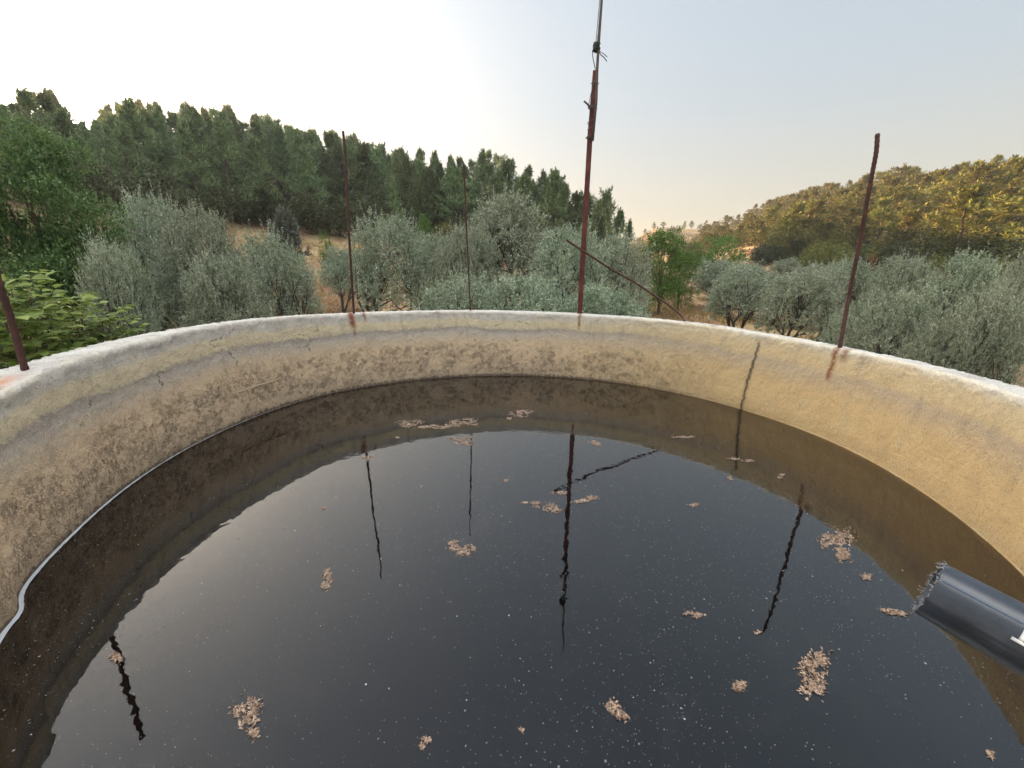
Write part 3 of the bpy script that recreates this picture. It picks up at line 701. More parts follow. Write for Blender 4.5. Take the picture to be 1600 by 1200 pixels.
DB = [
 (640, 662, 34, 12, 'left end clump of the chain of debris near the far wall, in the dark reflection', None),
 (683, 667, 56, 12, 'long middle clump of the chain of debris near the far wall', [(-.7, .1, .35), (-.3, -.2, .4), (.1, .2, .35), (.6, 0, .4)]),
 (719, 661, 42, 13, 'broad right end clump of the chain of debris near the far wall', None),
 (815, 647, 42, 10, 'flat debris clump nearest the far wall, right of the chain', None),
 (795, 654, 12, 6, 'small crumb just below the flat clump nearest the far wall', None),
 (722, 689, 44, 12, 'debris clump on the thinnest bar\'s reflection, at the upper edge of the sky reflection', None),
 (574, 716, 18, 9, 'small debris piece at the top of the rust-stain bar\'s reflection', None),
 (626, 684, 12, 4, 'tiny crumb in the dark reflection below the chain of debris', None),
 (932, 692, 22, 7, 'thin debris patch right of the tall pole\'s reflection, at the bright area\'s edge', None),
 (1068, 683, 30, 6, 'thin slanting debris streak in the dark reflection right of the centre', None),
 (1160, 719, 40, 8, 'streak of debris in the brown reflection below the vertical wall crack', [(-.6, -.4, .35), (.4, .3, .5)]),
 (1142, 746, 11, 7, 'small dark-edged crumb at the right edge of the sky reflection', None),
 (1221, 743, 13, 7, 'small pink crumb in the brown reflection, right of the wall crack', None),
 (832, 787, 26, 10, 'small debris clump, upper left of a pair beside the tall pole\'s reflection', None),
 (862, 797, 28, 18, 'rounded debris clump, lower right of a pair beside the tall pole\'s reflection', None),
 (878, 772, 26, 9, 'debris clump lying across the tall pole\'s reflection', None),
 (914, 780, 36, 14, 'debris clump just right of the tall pole\'s reflection, with a raised right end', [(-.6, .5, .35), (0, .3, .4), (.6, -.3, .5)]),
 (791, 752, 9, 6, 'lone pale crumb between the thin bar\'s and the tall pole\'s reflections', None),
 (722, 856, 40, 26, 'horseshoe shaped debris clump below the thin bar\'s reflection', [(-.65, -.55, .4), (-.5, .1, .4), (0, .55, .45), (.6, .1, .45), (.3, .5, .4)]),
 (512, 906, 24, 30, 'upright debris clump left of the rust-stain bar\'s reflected tip', [(0, -.6, .45), (.1, 0, .5), (-.3, .6, .45)]),
 (1079, 790, 20, 9, 'faint debris patch right of centre below the slanting bar\'s reflection', None),
 (1309, 850, 54, 46, 'big shaggy debris clump at the brown edge on the right', [(-.3, -.4, .5), (.4, -.4, .5), (.2, .3, .4), (.3, .75, .35), (-.6, -.1, .35)]),
 (1356, 903, 22, 16, 'small debris clump between the big shaggy one and the pipe', None),
 (1395, 956, 42, 18, 'debris clump just left of the pipe end, with a dark blade on it', [(-.5, -.3, .35), (0, .1, .45), (.6, .3, .4)]),
 (1081, 962, 36, 14, 'lone oval debris clump between the pole\'s and the right bar\'s reflections', None),
 (1187, 990, 11, 8, 'crumb at the lower tip of the right bar\'s reflection', None),
 (1268, 1052, 52, 66, 'largest debris clump, three lobes stacked, lower right', [(.1, -.7, .4), (-.3, -.2, .5), (.4, -.15, .5), (-.25, .6, .42), (.45, .65, .4), (.6, -.65, .3)]),
 (1167, 1068, 32, 22, 'small pointed debris clump left of the largest three-lobed one', None),
 (964, 1110, 34, 34, 'diagonal debris clump near the bottom, right of the pole\'s reflection', [(-.4, -.4, .5), (.0, .1, .5), (.45, .55, .45)]),
 (387, 1120, 44, 62, 'large ragged debris clump at the lower left', [(0, -.6, .45), (-.6, -.3, .35), (.5, -.5, .4), (-.2, .1, .55), (.3, .2, .4), (.35, .75, .35)]),
 (660, 1160, 26, 20, 'small round debris clump at the bottom edge, left of centre', None),
 (172, 1027, 26, 18, 'folded debris piece at the left edge of the sky reflection', None),
 (812, 1145, 10, 12, 'faint grey crumb near the bottom, right of the small round clump', None),
 (1546, 1180, 10, 12, 'orange crumb in the bottom right corner of the sky reflection', None),
 (506, 794, 9, 5, 'lone crumb in the bright reflection left of the rust-stain bar\'s reflection', None),
]
for i, (px, py, w_, h_, lb, lo) in enumerate(DB): clump(px, py, w_, h_, lb, lo, seed=i)
# floating specks: dust, foam and insects, too many to count
t = NT('speck'); geo = t.n('ShaderNodeNewGeometry')
pr = t.n('ShaderNodeBsdfPrincipled', {'Base Color': t.ramp(geo.outputs['Random Per Island'], [(0, (.08, .08, .08)), (.75, (.20, .20, .20)), (1, (.50, .50, .50))]), 'Roughness': .6}); M['speck'] = t.surf(pr.outputs[0])
V = []; FQ = []; k = 0; cnt = 0
while cnt < 26000:
    a = rng.uniform(-PI, PI); r = 3.0 * math.sqrt(rng.uniform(0, 1)); x, y = TC[0] + r * math.sin(a), TC[1] + r * math.cos(a)
    dn = mn.fractal(Vector((x * 1.1, y * 1.1, 4)), 1, 2, 4)
    if rng.uniform(-.5, .7) > dn + .15: continue
    cnt += 1; big = rng.random()
    L = rng.uniform(.0010, .0024) if big < .95 else rng.uniform(.0022, .005); W = L * rng.uniform(.4, .9)
    n_ = 1
    yaw = rng.uniform(0, 6.28); cx_, cy_ = math.cos(yaw), math.sin(yaw)
    for q_ in range(5):
        an = 2 * PI * q_ / 5; u_, v_ = L * math.cos(an), W * math.sin(an)
        V.append((x + u_ * cx_ - v_ * cy_, y + u_ * cy_ + v_ * cx_, WZ + .0012))
    FQ.append(tuple(range(k, k + 5))); k += 5
tag(link('floating_specks', mesh_np('floating_specks', V, FQ, M['speck'])), 'countless pale specks and flecks drifting on the dark water', 'specks', kind='stuff')

# ------------------------------------------------------------------ trees
def leaves(P_, D, L, W, rs, spin=None):
    """rhombic leaves from base point P_ along D. returns V, F"""
    n = len(P_); D = D / np.linalg.norm(D, axis=1, keepdims=True)
    rnd = rs.normal(size=(n, 3)) if spin is None else spin
    S = np.cross(D, rnd); S /= np.linalg.norm(S, axis=1, keepdims=True) + 1e-9
    L = np.broadcast_to(np.asarray(L, float).reshape(-1, 1), (n, 1)); W = np.broadcast_to(np.asarray(W, float).reshape(-1, 1), (n, 1))
    V = np.stack([P_, P_ + D * L * .5 + S * W * .5, P_ + D * L, P_ + D * L * .5 - S * W * .5], 1).reshape(-1, 3)
    F_ = np.arange(4 * n).reshape(-1, 4); return V, F_
def limb(mb, p, d, L, r0_, r1_, rs, n=5, wob=.25, up=.1, seg=7):
    pts = [np.array(p, float)]; d = np.array(d, float); d /= np.linalg.norm(d)
    for i in range(n):
        d = d + rs.normal(0, wob, 3) * .5 + np.array([0, 0, up]); d /= np.linalg.norm(d); pts.append(pts[-1] + d * L / n)
    mb.tube([tuple(q) for q in pts], list(np.linspace(r0_, r1_, n + 1)), seg); return pts, d
def unit(v): return v / (np.linalg.norm(v, axis=-1, keepdims=True) + 1e-9)

PROTO = {}
def olive_proto(seed, nleaf, Ls, hgt=4.6, rad=2.3, mat='olive'):
    rs = np.random.default_rng(seed); mb = MB(); lobes = []
    nl = 74
    for k in range(nl):
        f = (k + .5) / nl; u = 1 - 1.55 * f; a = k * 2.39996 + rs.uniform(-.4, .4)      # u: 1 top .. -.55 low skirt
        rr = math.sqrt(max(.02, 1 - u * u)) * rs.uniform(.55, .86); hz = .56 + .40 * u * rs.uniform(.72, .95)
        lobes.append((np.array([math.cos(a) * rr * rad * .85, math.sin(a) * rr * rad * .85, hgt * hz]), rs.uniform(.24, .48)))
    for k in range(10):
        a = rs.uniform(0, 6.28); lobes.append((np.array([math.cos(a) * rad * .35, math.sin(a) * rad * .35, hgt * rs.uniform(.5, .8)]), rs.uniform(.3, .5)))
    nst = 3; forks = []
    for sdx in range(nst):
        a0 = 2 * PI * sdx / nst + rs.uniform(-.5, .5)
        pts, d = limb(mb, (rs.normal(0, .06), rs.normal(0, .06), -.2), (math.cos(a0) * .4, math.sin(a0) * .4, 1), hgt * .28, .12, .08, rs, 5, .3, .05, 9)
        for k in range(3):
            a1 = a0 + rs.uniform(-1.1, 1.1)
            q, d2 = limb(mb, pts[-1], (math.cos(a1) * .7, math.sin(a1) * .7, .9), hgt * rs.uniform(.2, .32), .07, .04, rs, 5, .35, .06)
            forks += q[2:]
    forks = np.array(forks)
    for c, r_ in lobes:
        st = forks[np.argmin(np.linalg.norm(forks - c, axis=1) + rs.uniform(0, .5, len(forks)))]; dd = c - st; L_ = np.linalg.norm(dd)
        q, _ = limb(mb, st, dd, L_, .03, .010, rs, 5, .22, .02, 5)
        for m_ in range(3): limb(mb, q[rs.integers(3, 6)], unit(dd) + rs.normal(0, .8, 3), r_ * .9, .009, .003, rs, 3, .4, .05, 4)
    per = 18; nsh = nleaf // per; PP = []; DD = []
    w_ = np.array([l[1] ** 2 for l in lobes]); li_ = rs.choice(len(lobes), nsh, p=w_ / w_.sum())
    C_ = np.array([lobes[i][0] for i in li_]); R_ = np.array([lobes[i][1] for i in li_])[:, None]
    dirs = unit(rs.normal(size=(nsh, 3)) + np.array([0, 0, .25])); rad_ = rs.uniform(.25, 1., (nsh, 1)) ** .6
    S0 = C_ + dirs * R_ * rad_ * np.array([1, 1, .85])
    outw = unit(S0 - np.array([0, 0, hgt * .45]))
    sd_ = unit(dirs * .8 + outw * .35 + np.array([0, 0, .25]) + rs.normal(0, .5, (nsh, 3)))
    SL = rs.uniform(.12, .30, (nsh, 1)) * (Ls / .06) ** .4
    long_ = (rs.random((nsh, 1)) < .16) & (outw[:, 2:3] > .1); SL = np.where(long_, SL * 2.2, SL)
    sd_ = np.where(long_, unit(sd_ * .5 + outw * .35 + np.array([0, 0, .75])), sd_)
    for k in range(per):
        f = (k + .5) / per
        PP.append(S0 + sd_ * SL * f + np.array([0, 0, -.06]) * (f ** 2) * SL); DD.append(unit(sd_ * .6 + rs.normal(0, .7, (nsh, 3))))
    PP = np.concatenate(PP); DD = np.concatenate(DD); ok = PP[:, 2] > .25; PP, DD = PP[ok], DD[ok]
    V, F_ = leaves(PP, DD, rs.uniform(.8, 1.3, len(PP)) * Ls, rs.uniform(.8, 1.2, len(PP)) * Ls * .34, rs)
    cr = mesh_np('crown', V, F_, M[mat])
    me = bpy.data.meshes.new('trunk'); me.from_pydata([tuple(v) for v in np.concatenate(mb.V)], [], mb.Fq); me.update(); me.materials.append(M['bark_olive'])
    me.polygons.foreach_set('use_smooth', [True] * len(me.polygons))
    return cr, me
def pine_proto(seed, hgt=11., mat='pine', flat=0., dens=1., base=.12, spread=.27, nl=46):
    rs = np.random.default_rng(seed); mb = MB()
    lean = rs.normal(0, .04, 2); tp = []
    n = 9
    for i in range(n + 1):
        f = i / n; tp.append((lean[0] * hgt * f + .08 * math.sin(f * 5 + seed), lean[1] * hgt * f + .08 * math.cos(f * 4 + seed), hgt * f * .97 - .3 * (i == 0)))
    mb.tube(tp, list(np.linspace(.19, .025, n + 1) * hgt / 11), 7)
    tp = np.array(tp); PP = []; DD = []; LL = []
    z = base
    while z < .985:
        f = (z - base) / (1 - base)
        prof = (1 - f) ** 1.0 * (1 - flat) + flat * math.sqrt(max(0, 1 - (2 * f - 1) ** 2)) * .8
        prof *= min(1, .55 + f * 2)
        nb = rs.integers(3, 6); a0 = rs.uniform(0, 6.28)
        for b in range(nb):
            if rs.random() < .30: continue
            a = a0 + 2 * PI * b / nb + rs.uniform(-.4, .4); Lb = hgt * spread * prof * rs.uniform(.40, 1.55) + .12
            st = np.array([np.interp(z * hgt, tp[:, 2], tp[:, k]) for k in (0, 1)] + [z * hgt])
            pts, d = limb(mb, st, (math.cos(a), math.sin(a), .12 + .5 * f), Lb, .045 * (1 - f) + .012, .008, rs, 4, .18, .05 + .04 * f, 4)
            nc = max(2, int(Lb / .62)); pts = np.array(pts)
            for c in range(nc):
                g = .3 + .7 * (c + .5) / nc; i_ = g * 4; i0 = min(3, int(i_)); p = pts[i0] + (pts[i0 + 1] - pts[i0]) * (i_ - i0)
                side = np.array([-math.sin(a), math.cos(a), 0]) * rs.normal(0, .30) * Lb * .4
                cen = p + side + np.array([0, 0, rs.uniform(-.05, .15)]); cr_ = rs.uniform(.36, .64) * (hgt / 11) ** .5 * (1.1 - .72 * f)
                m_ = int(nl * dens)
                dd = unit(rs.normal(size=(m_, 3)) * np.array([1, 1, .55]) + np.array([math.cos(a) * .4, math.sin(a) * .4, .45]))
                PP.append(cen + dd * cr_ * rs.uniform(.1, .8, (m_, 1)) * np.array([1, 1, .5]) + (np.array([math.cos(a), math.sin(a), .25]) * rs.normal(.05, .38, (m_, 1)) + rs.normal(0, .10, (m_, 3))) * cr_); DD.append(unit(dd + rs.normal(0, .35, (m_, 3)) + np.array([0, 0, .25]))); LL.append(rs.uniform(.2, .42, m_))
                m_ = 7; tip = cen + np.array([math.cos(a), math.sin(a), .3]) * cr_ * .6; PP.append(tip + rs.normal(0, .05, (m_, 3)) + np.array([0, 0, 1]) * rs.uniform(0, .35, (m_, 1))); DD.append(unit(rs.normal(0, .25, (m_, 3)) + np.array([math.cos(a) * .3, math.sin(a) * .3, 1]))); LL.append(rs.uniform(.3, .6, m_))
        z += rs.uniform(.032, .060) * (1.1 - .6 * f)
    top = np.array([tp[-1]]); m_ = 40
    PP.append(top + rs.normal(0, .05, (m_, 3)) * np.array([1, 1, 8.])); DD.append(unit(rs.normal(size=(m_, 3)) * .6 + np.array([0, 0, 1]))); LL.append(rs.uniform(.15, .28, m_))
    PP = np.concatenate(PP); DD = np.concatenate(DD); LL = np.concatenate(LL)
    V, F_ = leaves(PP, DD, LL, LL * .21, rs)
    cr = mesh_np('crown', V, F_, M[mat])
    me = bpy.data.meshes.new('trunk'); me.from_pydata([tuple(v) for v in np.concatenate(mb.V)], [], mb.Fq); me.update(); me.materials.append(M['bark_pine'])
    me.polygons.foreach_set('use_smooth', [True] * len(me.polygons))
    return cr, me
def broad_proto(seed, hgt, rad, nleaf, Ls, mat, zlo=.25, asp=.75, nl=26, lobe=.38, bark_='bark_green', upw=.0, cone=0.):
    rs = np.random.default_rng(seed); mb = MB()
    pts, d = limb(mb, (0, 0, -.2), (rs.normal(0, .05), rs.normal(0, .05), 1), hgt * .5, rad * .06 + .02, rad * .04 + .01, rs, 6, .1, .1, 9)
    C_ = []; R_ = []
    for k in range(nl):
        f = rs.uniform(zlo, .92); prof = math.sqrt(max(.05, 1 - (2 * (f - zlo) / (1 - zlo) - .85) ** 2 / 1.4)) * (1 - cone) + cone * (1.05 - (f - zlo) / (1 - zlo))
        a = 2 * PI * k * .618 + rs.uniform(-.4, .4); rr = rad * prof * (rs.uniform(.45, .85) if k % 4 or nl < 50 else rs.uniform(.05, .45))
        c = np.array([math.cos(a) * rr, math.sin(a) * rr, hgt * f]); C_.append(c); R_.append(rad * lobe * rs.uniform(.7, 1.25))
        st = pts[rs.integers(2, 7)]; dd = c - st
        limb(mb, st, dd, np.linalg.norm(dd), .02 * rad + .006, .006, rs, 5, .12, .0, 5)
    C_ = np.array(C_); R_ = np.array(R_)
    per = 7; nsh = nleaf // per; li_ = rs.integers(0, nl, nsh); dirs = unit(rs.normal(size=(nsh, 3)) + np.array([0, 0, .35]))
    S0 = C_[li_] + dirs * R_[li_][:, None] * rs.uniform(.3, 1.05, (nsh, 1)) ** .5 * np.array([1, 1, asp])
    sd_ = unit(dirs + rs.normal(0, .4, (nsh, 3)) + np.array([0, 0, .2 + upw])); SL = rs.uniform(1.5, 3.5, (nsh, 1)) * Ls
    PP = []; DD = []; SP = []
    for k in range(per):
        f = (k + .5) / per; PP.append(S0 + sd_ * SL * f); DD.append(unit(sd_ * .5 + rs.normal(0, .6, (nsh, 3)) + np.array([0, 0, -.25 + upw])))
        SP.append(rs.normal(0, .45, (nsh, 3)) + np.array([0, 0, 1]))
    PP = np.concatenate(PP); DD = np.concatenate(DD); SP = np.concatenate(SP)
    V, F_ = leaves(PP, DD, rs.uniform(.7, 1.3, len(PP)) * Ls, rs.uniform(.45, .65, len(PP)) * Ls, rs, SP)
    cr = mesh_np('crown', V, F_, M[mat])
    me = bpy.data.meshes.new('trunk'); me.from_pydata([tuple(v) for v in np.concatenate(mb.V)], [], mb.Fq); me.update(); me.materials.append(M[bark_])
    me.polygons.foreach_set('use_smooth', [True] * len(me.polygons))
    return cr, me
def norm(p, w_, h_):
    """scale a crown and trunk so the crown is w_ wide (half) and h_ tall"""
    V = np.empty(len(p[0].vertices) * 3, dtype=np.float32); p[0].vertices.foreach_get('co', V); V = V.reshape(-1, 3)
    hx = (np.percentile(V[:, 0], 98.5) - np.percentile(V[:, 0], 1.5) + np.percentile(V[:, 1], 98.5) - np.percentile(V[:, 1], 1.5)) / 4
    top = np.percentile(V[:, 2], 99.7)
    mt = Matrix.Diagonal((w_ / hx, w_ / hx, h_ / top, 1))
    p[0].transform(mt); p[1].transform(mt); return p
def plant(name, pr_, x, y, sc, rot, label, cat, group=None, sz=None, dz=0., tilt=0., stem='trunk'):
    o = empty(name, (x, y, gz(x, y) + dz)); o.rotation_euler = (tilt, tilt * .6, rot); o.scale = (sc, sc, sz if sz else sc)
    tag(o, label, cat, group)
    for nm, me in (('crown', pr_[0]), (stem, pr_[1])):
        c = bpy.data.objects.new(nm, me); C.objects.link(c); c.parent = o
    return o

OL = [norm(olive_proto(s, n_, .074), 2.3, 4.6) for s, n_ in ((11, 62000), (12, 46000), (13, 38000))]
OLm = [norm(olive_proto(s, 30000, .095), 2.3, 4.6) for s in (21, 22, 23)]
OLf = [norm(olive_proto(s, 11000, .17), 2.3, 4.6) for s in (31, 32)]
# (photo x of centre, photo y of top, half width px, distance, label)
OT = [
 (232, 305, 62, 15.5, 'tall olive tree rising just right of the big dark green tree'),
 (300, 322, 70, 13, 'broad olive tree with spiky top left of the one with bare branches'),
 (420, 362, 62, 11.5, 'olive tree with dark branches showing, left of the dry grass gap'),
 (345, 400, 62, 10.5, 'dark low olive tree just above the rim, under the broad spiky one'),
 (165, 375, 60, 10.5, 'dark shaded olive tree between the big green tree and the walnut leaves'),
 (245, 410, 60, 12.5, 'shaded olive tree over the bare red soil patch at the left'),
 (527, 386, 26, 30, 'small distant olive tree by the dry grass gap, left of the second bar'),
 (606, 335, 55, 16, 'airy olive tree just right of the bar over the big rust stain'),
 (680, 366, 48, 19, 'rounded olive tree in front of the bright green round tree'),
 (725, 352, 42, 16, 'olive tree behind the thinnest bar, left of the tallest olive'),
 (792, 298, 62, 18.5, 'tallest olive tree, silvery, between the thinnest bar and the tall pole'),
 (720, 425, 66, 10, 'low silvery olive bush just behind the rim under the thinnest bar'),
 (815, 430, 70, 9.5, 'low silvery olive bush behind the rim, left of the tall pole'),
 (890, 352, 55, 14, 'olive tree directly behind the tall pole'),
 (968, 364, 52, 16, 'rounded olive tree crossed by the slanting bent bar'),
 (940, 445, 62, 9.8, 'low olive bush behind the rim, right of the tall pole and under the bent bar'),
 (1122, 402, 30, 44, 'small olive at the head of the dry field, behind the trunk-showing olive'),
 (1167, 413, 46, 25, 'round olive tree with its trunk visible at the rim, right of the red dry field'),
 (1262, 418, 56, 19, 'olive tree with dark inner branches, between the trunk-showing olive and the right bar'),
 (1330, 402, 46, 28, 'olive tree behind the right bar'),
 (1425, 398, 52, 27, 'domed olive tree to the right of the right bar, in the back row'),
 (1522, 394, 66, 19, 'tallest dense olive tree of the right grove'),
 (1405, 452, 76, 11.5, 'silvery olive tree with upright shoots just right of the right bar, close to the rim'),
 (1560, 440, 76, 9.5, 'large silvery olive tree at the right edge of the picture'),
 (1490, 500, 62, 9.2, 'low dark olive just above the rim below the tallest dense one'),
 (1612, 402, 50, 16, 'olive tree cut by the right edge of the picture, behind the large silvery one'),
 (1345, 475, 50, 13, 'low olive tree just behind the foot of the right bar'),
]
for i, (px, py, hw, dd, lb) in enumerate(OT):
    az, el = azel(px, py); a2, _ = azel(px + hw, py + 60); a1, _ = azel(px - hw, py + 60)
    x, y = pol(az, dd); top = EYE + dd * math.tan(R(el)); wd = dd * math.tan(R((a2 - a1) / 2))
    base = gz(x, y); hh_ = top - base
    pl = OL if dd < 17 else (OLm if dd < 35 else OLf); p_ = pl[i % len(pl)]
    sc = wd / 2.3; sz = hh_ / 4.6
    plant('olive_tree', p_, x, y, sc * 1.08, i * 2.4, lb, 'olive tree', 'olive trees of the grove around the tank', sz=sz)
# distant olives of the grove, behind the named ones
k = 0; rs = np.random.default_rng(5)
for az0, dd in [(28, 52), (31, 40), (33.5, 55), (36, 38), (38, 48), (40.5, 36), (42, 52), (45, 30), (47, 40), (49, 28), (51, 38), (44, 60), (37, 62), (34, 70), (53, 48), (55, 30), (30, 62), (48.5, 55)]:
    x, y = pol(az0, dd); pl = OLm if dd < 42 else OLf
    plant('olive_tree', pl[k % len(pl)], x, y, rs.uniform(.75, 1.0), k * 1.7, 'small olive tree far back in the right grove, in front of the pine hill', 'olive tree', 'far olive trees at the foot of the right hill', sz=rs.uniform(.65, .85)); k += 1
for az0, dd, lb in [(-36, 30, 'grey olive tree at the foot of the dry slope, left of the small dark conifer'), (-21, 38, 'small olive between the two middle upright bars, far back'), (-31, 34, 'small olive below the small dark conifer'), (-8, 30, 'olive tree half hidden behind the thinnest bar'), (4, 30, 'olive tree half hidden behind the tallest olive')]:
    x, y = pol(az0, dd); plant('olive_tree', OLm[k % 3], x, y, .85, k * 1.3, lb, 'olive tree', 'olive trees of the grove around the tank', sz=.72); k += 1

# --- left forest
PN = [norm(p, w_, 11) for p, w_ in ((pine_proto(41, 11), 2.0), (pine_proto(42, 11, spread=.22), 1.8), (pine_proto(43, 11, flat=.1, base=.15), 2.2), (pine_proto(44, 11, flat=.45, base=.25, spread=.3), 2.4), (pine_proto(45, 11, spread=.29), 2.2))]
PNH = [norm(p, 2.6, 10) for p in [pine_proto(51, 10, 'pine_hill', flat=.25, base=.25, spread=.30, nl=40), pine_proto(52, 10, 'pine_hill', flat=.1, base=.15, spread=.28, nl=40), pine_proto(53, 10, 'pine_hill', flat=.5, base=.34, spread=.32, nl=40), pine_proto(54, 10, 'pine_hill', spread=.25, nl=40)]]
SKY = [(-180, 14), (-62, 14), (-49.2, 14.0), (-46.6, 15.0), (-44.6, 13.6), (-43, 15), (-39.7, 16.4), (-34.6, 16.7), (-28.0, 17.1), (-21.3, 16.5), (-13.8, 15.6), (-8.9, 14.5), (-3.9, 15.8), (-.5, 14.4), (6, 13.8), (9, 11.5), (12.0, 11.4), (14, 9), (16, 7.8), (18, 6)]
def skyel(a): return float(np.interp(a, [p[0] for p in SKY], [p[1] for p in SKY]))
EDGE = [(-70, 50), (-50, 50), (-40, 54), (-28, 60), (-20, 60), (-9, 57), (0, 52), (7, 50), (14, 48), (20, 50)]
RIDGE = [(-70, 95), (-50, 95), (-40, 98), (-28, 100), (-20, 98), (-9, 88), (0, 76), (7, 66), (14, 58), (20, 56)]
PINES = []; LOD = {}
def pine_later(pr_, x, y, sc, rot, label, grp, sz, tilt): PINES.append((sz / math.hypot(x, y) * (1.7 if 'skyline' in label or 'crest' in label else 1), pr_, x, y, sc, rot, label, grp, sz, tilt))
def lod(pr_):
    if pr_[0].name not in LOD:
        n = len(pr_[0].vertices); V = np.empty(n * 3, dtype=np.float32); pr_[0].vertices.foreach_get('co', V); V = V.reshape(-1, 4, 3)[::3]
        c = V.mean(1, keepdims=True); LOD[pr_[0].name] = c + (V - c) * 1.6
    return LOD[pr_[0].name]
def li2(T, a): return float(np.interp(a, [p[0] for p in T], [p[1] for p in T]))
rs = np.random.default_rng(77); placed = []; npine = 0
ZL = [(-44, 'above the big broadleaf tree'), (-36, 'above the broad spiky olive'), (-28, 'above the small grey conifer'), (-18, 'beside the bar over the rust stain'), (-11, 'above the light young pine'), (-3, 'behind the thinnest bar'), (4, 'behind the tallest olive'), (99, 'left of the tall pole')]
def lab_left(a, f):
    zone = next(z for k_, z in ZL if a < k_); row = 'skyline' if f > .72 else ('middle' if f > .25 else 'front')
    return f'dark {row} pine of the shaded left forest, {zone}', f'{row} pines of the left forest {zone}'
for it in range(6000):
    if npine > 250: break
    a = rs.uniform(-60, 14.5); f = rs.uniform(0, 1.1); de, dr = li2(EDGE, a), li2(RIDGE, a)
    d = de + 3 + (dr - de) * f; x, y = pol(a, d)
    if any((x - q[0]) ** 2 + (y - q[1]) ** 2 < q[2] ** 2 for q in placed): continue
    placed.append((x, y, 2.9 + 1.0 * rs.random())); g_ = gz(x, y)
    hmax = EYE + d * math.tan(R(skyel(a) - .1)) - g_
    h_ = min(rs.uniform(9.5, 13), hmax * rs.uniform(.86, 1.05))
    if f > .7: h_ = hmax * rs.uniform(.70, 1.12)
    h_ = max(4.5, min(h_, 15.5)); npine += 1
    lb, gr = lab_left(a, f)
    pine_later(PN[(0, 1, 2, 4, 0, 1, 3)[rs.integers(7)] if f > .6 else rs.integers(5)], x, y, h_ / 11 * rs.uniform(1.0, 1.3), rs.uniform(0, 6.28), lb, gr, h_ / 11, rs.normal(0, .03))
# single front trees named from the photograph
for (px, pt_, pb, hw, pi, lb) in [
    (612, 275, 378, 19, 0, 'light green young conical pine standing alone in front of the left forest'),
    (655, 278, 380, 22, 1, 'conical pine right of the light green young one, at the forest front'),
    (690, 255, 380, 26, 4, 'layered pine behind the round bright green tree'),
    (752, 236, 330, 24, 2, 'tall open-topped pine behind the tallest olive, on the skyline'),
    (788, 250, 330, 28, 4, 'dense dark pine right of the open-topped one, on the skyline'),
    (873, 264, 392, 36, 0, 'pointed dark pine just left of the tall pole, near the end of the forest'),
    (835, 285, 392, 30, 1, 'pine left of the pointed dark one, behind the tallest olive'),
    (906, 318, 392, 24, 4, 'dark pine half hidden by the tall pole'),
    (947, 298, 398, 28, 3, 'ragged dark pine with open gaps, right of the tall pole'),
    (982, 345, 400, 20, 1, 'last low pine at the right end of the dark forest')]:
    a, e = azel(px, pt_); d = {612: 58, 655: 60, 690: 62, 752: 74, 788: 72, 873: 52, 835: 60, 906: 54, 947: 50, 982: 54}[px]
    x, y = pol(a, d); g_ = gz(x, y); h_ = EYE + d * math.tan(R(e)) - g_
    a2, _ = azel(px + hw, pb); a1, _ = azel(px - hw, pb); wd = d * math.tan(R((a2 - a1) / 2))
    plant('pine_tree', PN[pi], x, y, wd / 2.7, px, lb, 'pine tree', 'pines at the edge of the left forest', sz=h_ / 11)
# dark undergrowth along the forest edge
SH = [broad_proto(61, 2.6, 1.7, 2600, .17, 'maquis', .12, .8, 16, .42), broad_proto(62, 2.2, 1.9, 2600, .17, 'maquis', .12, .8, 16, .42), broad_proto(63, 3.2, 1.6, 2600, .17, 'maquis', .12, .9, 16, .4)]
for i in range(46):
    a = -58 + 73 * (i + rs.uniform(-.4, .4)) / 46; d = li2(EDGE, a) + rs.uniform(-1.5, 4); x, y = pol(a, d); s = rs.uniform(.8, 1.5); zl = next(z for k_, z in ZL if a < k_)
    plant('maquis_shrub', SH[i % 3], x, y, s, i * 1.9, f'dark shrub at the foot of the left forest, {zl}', 'shrub', f'forest edge shrubs {zl}', stem='stem')

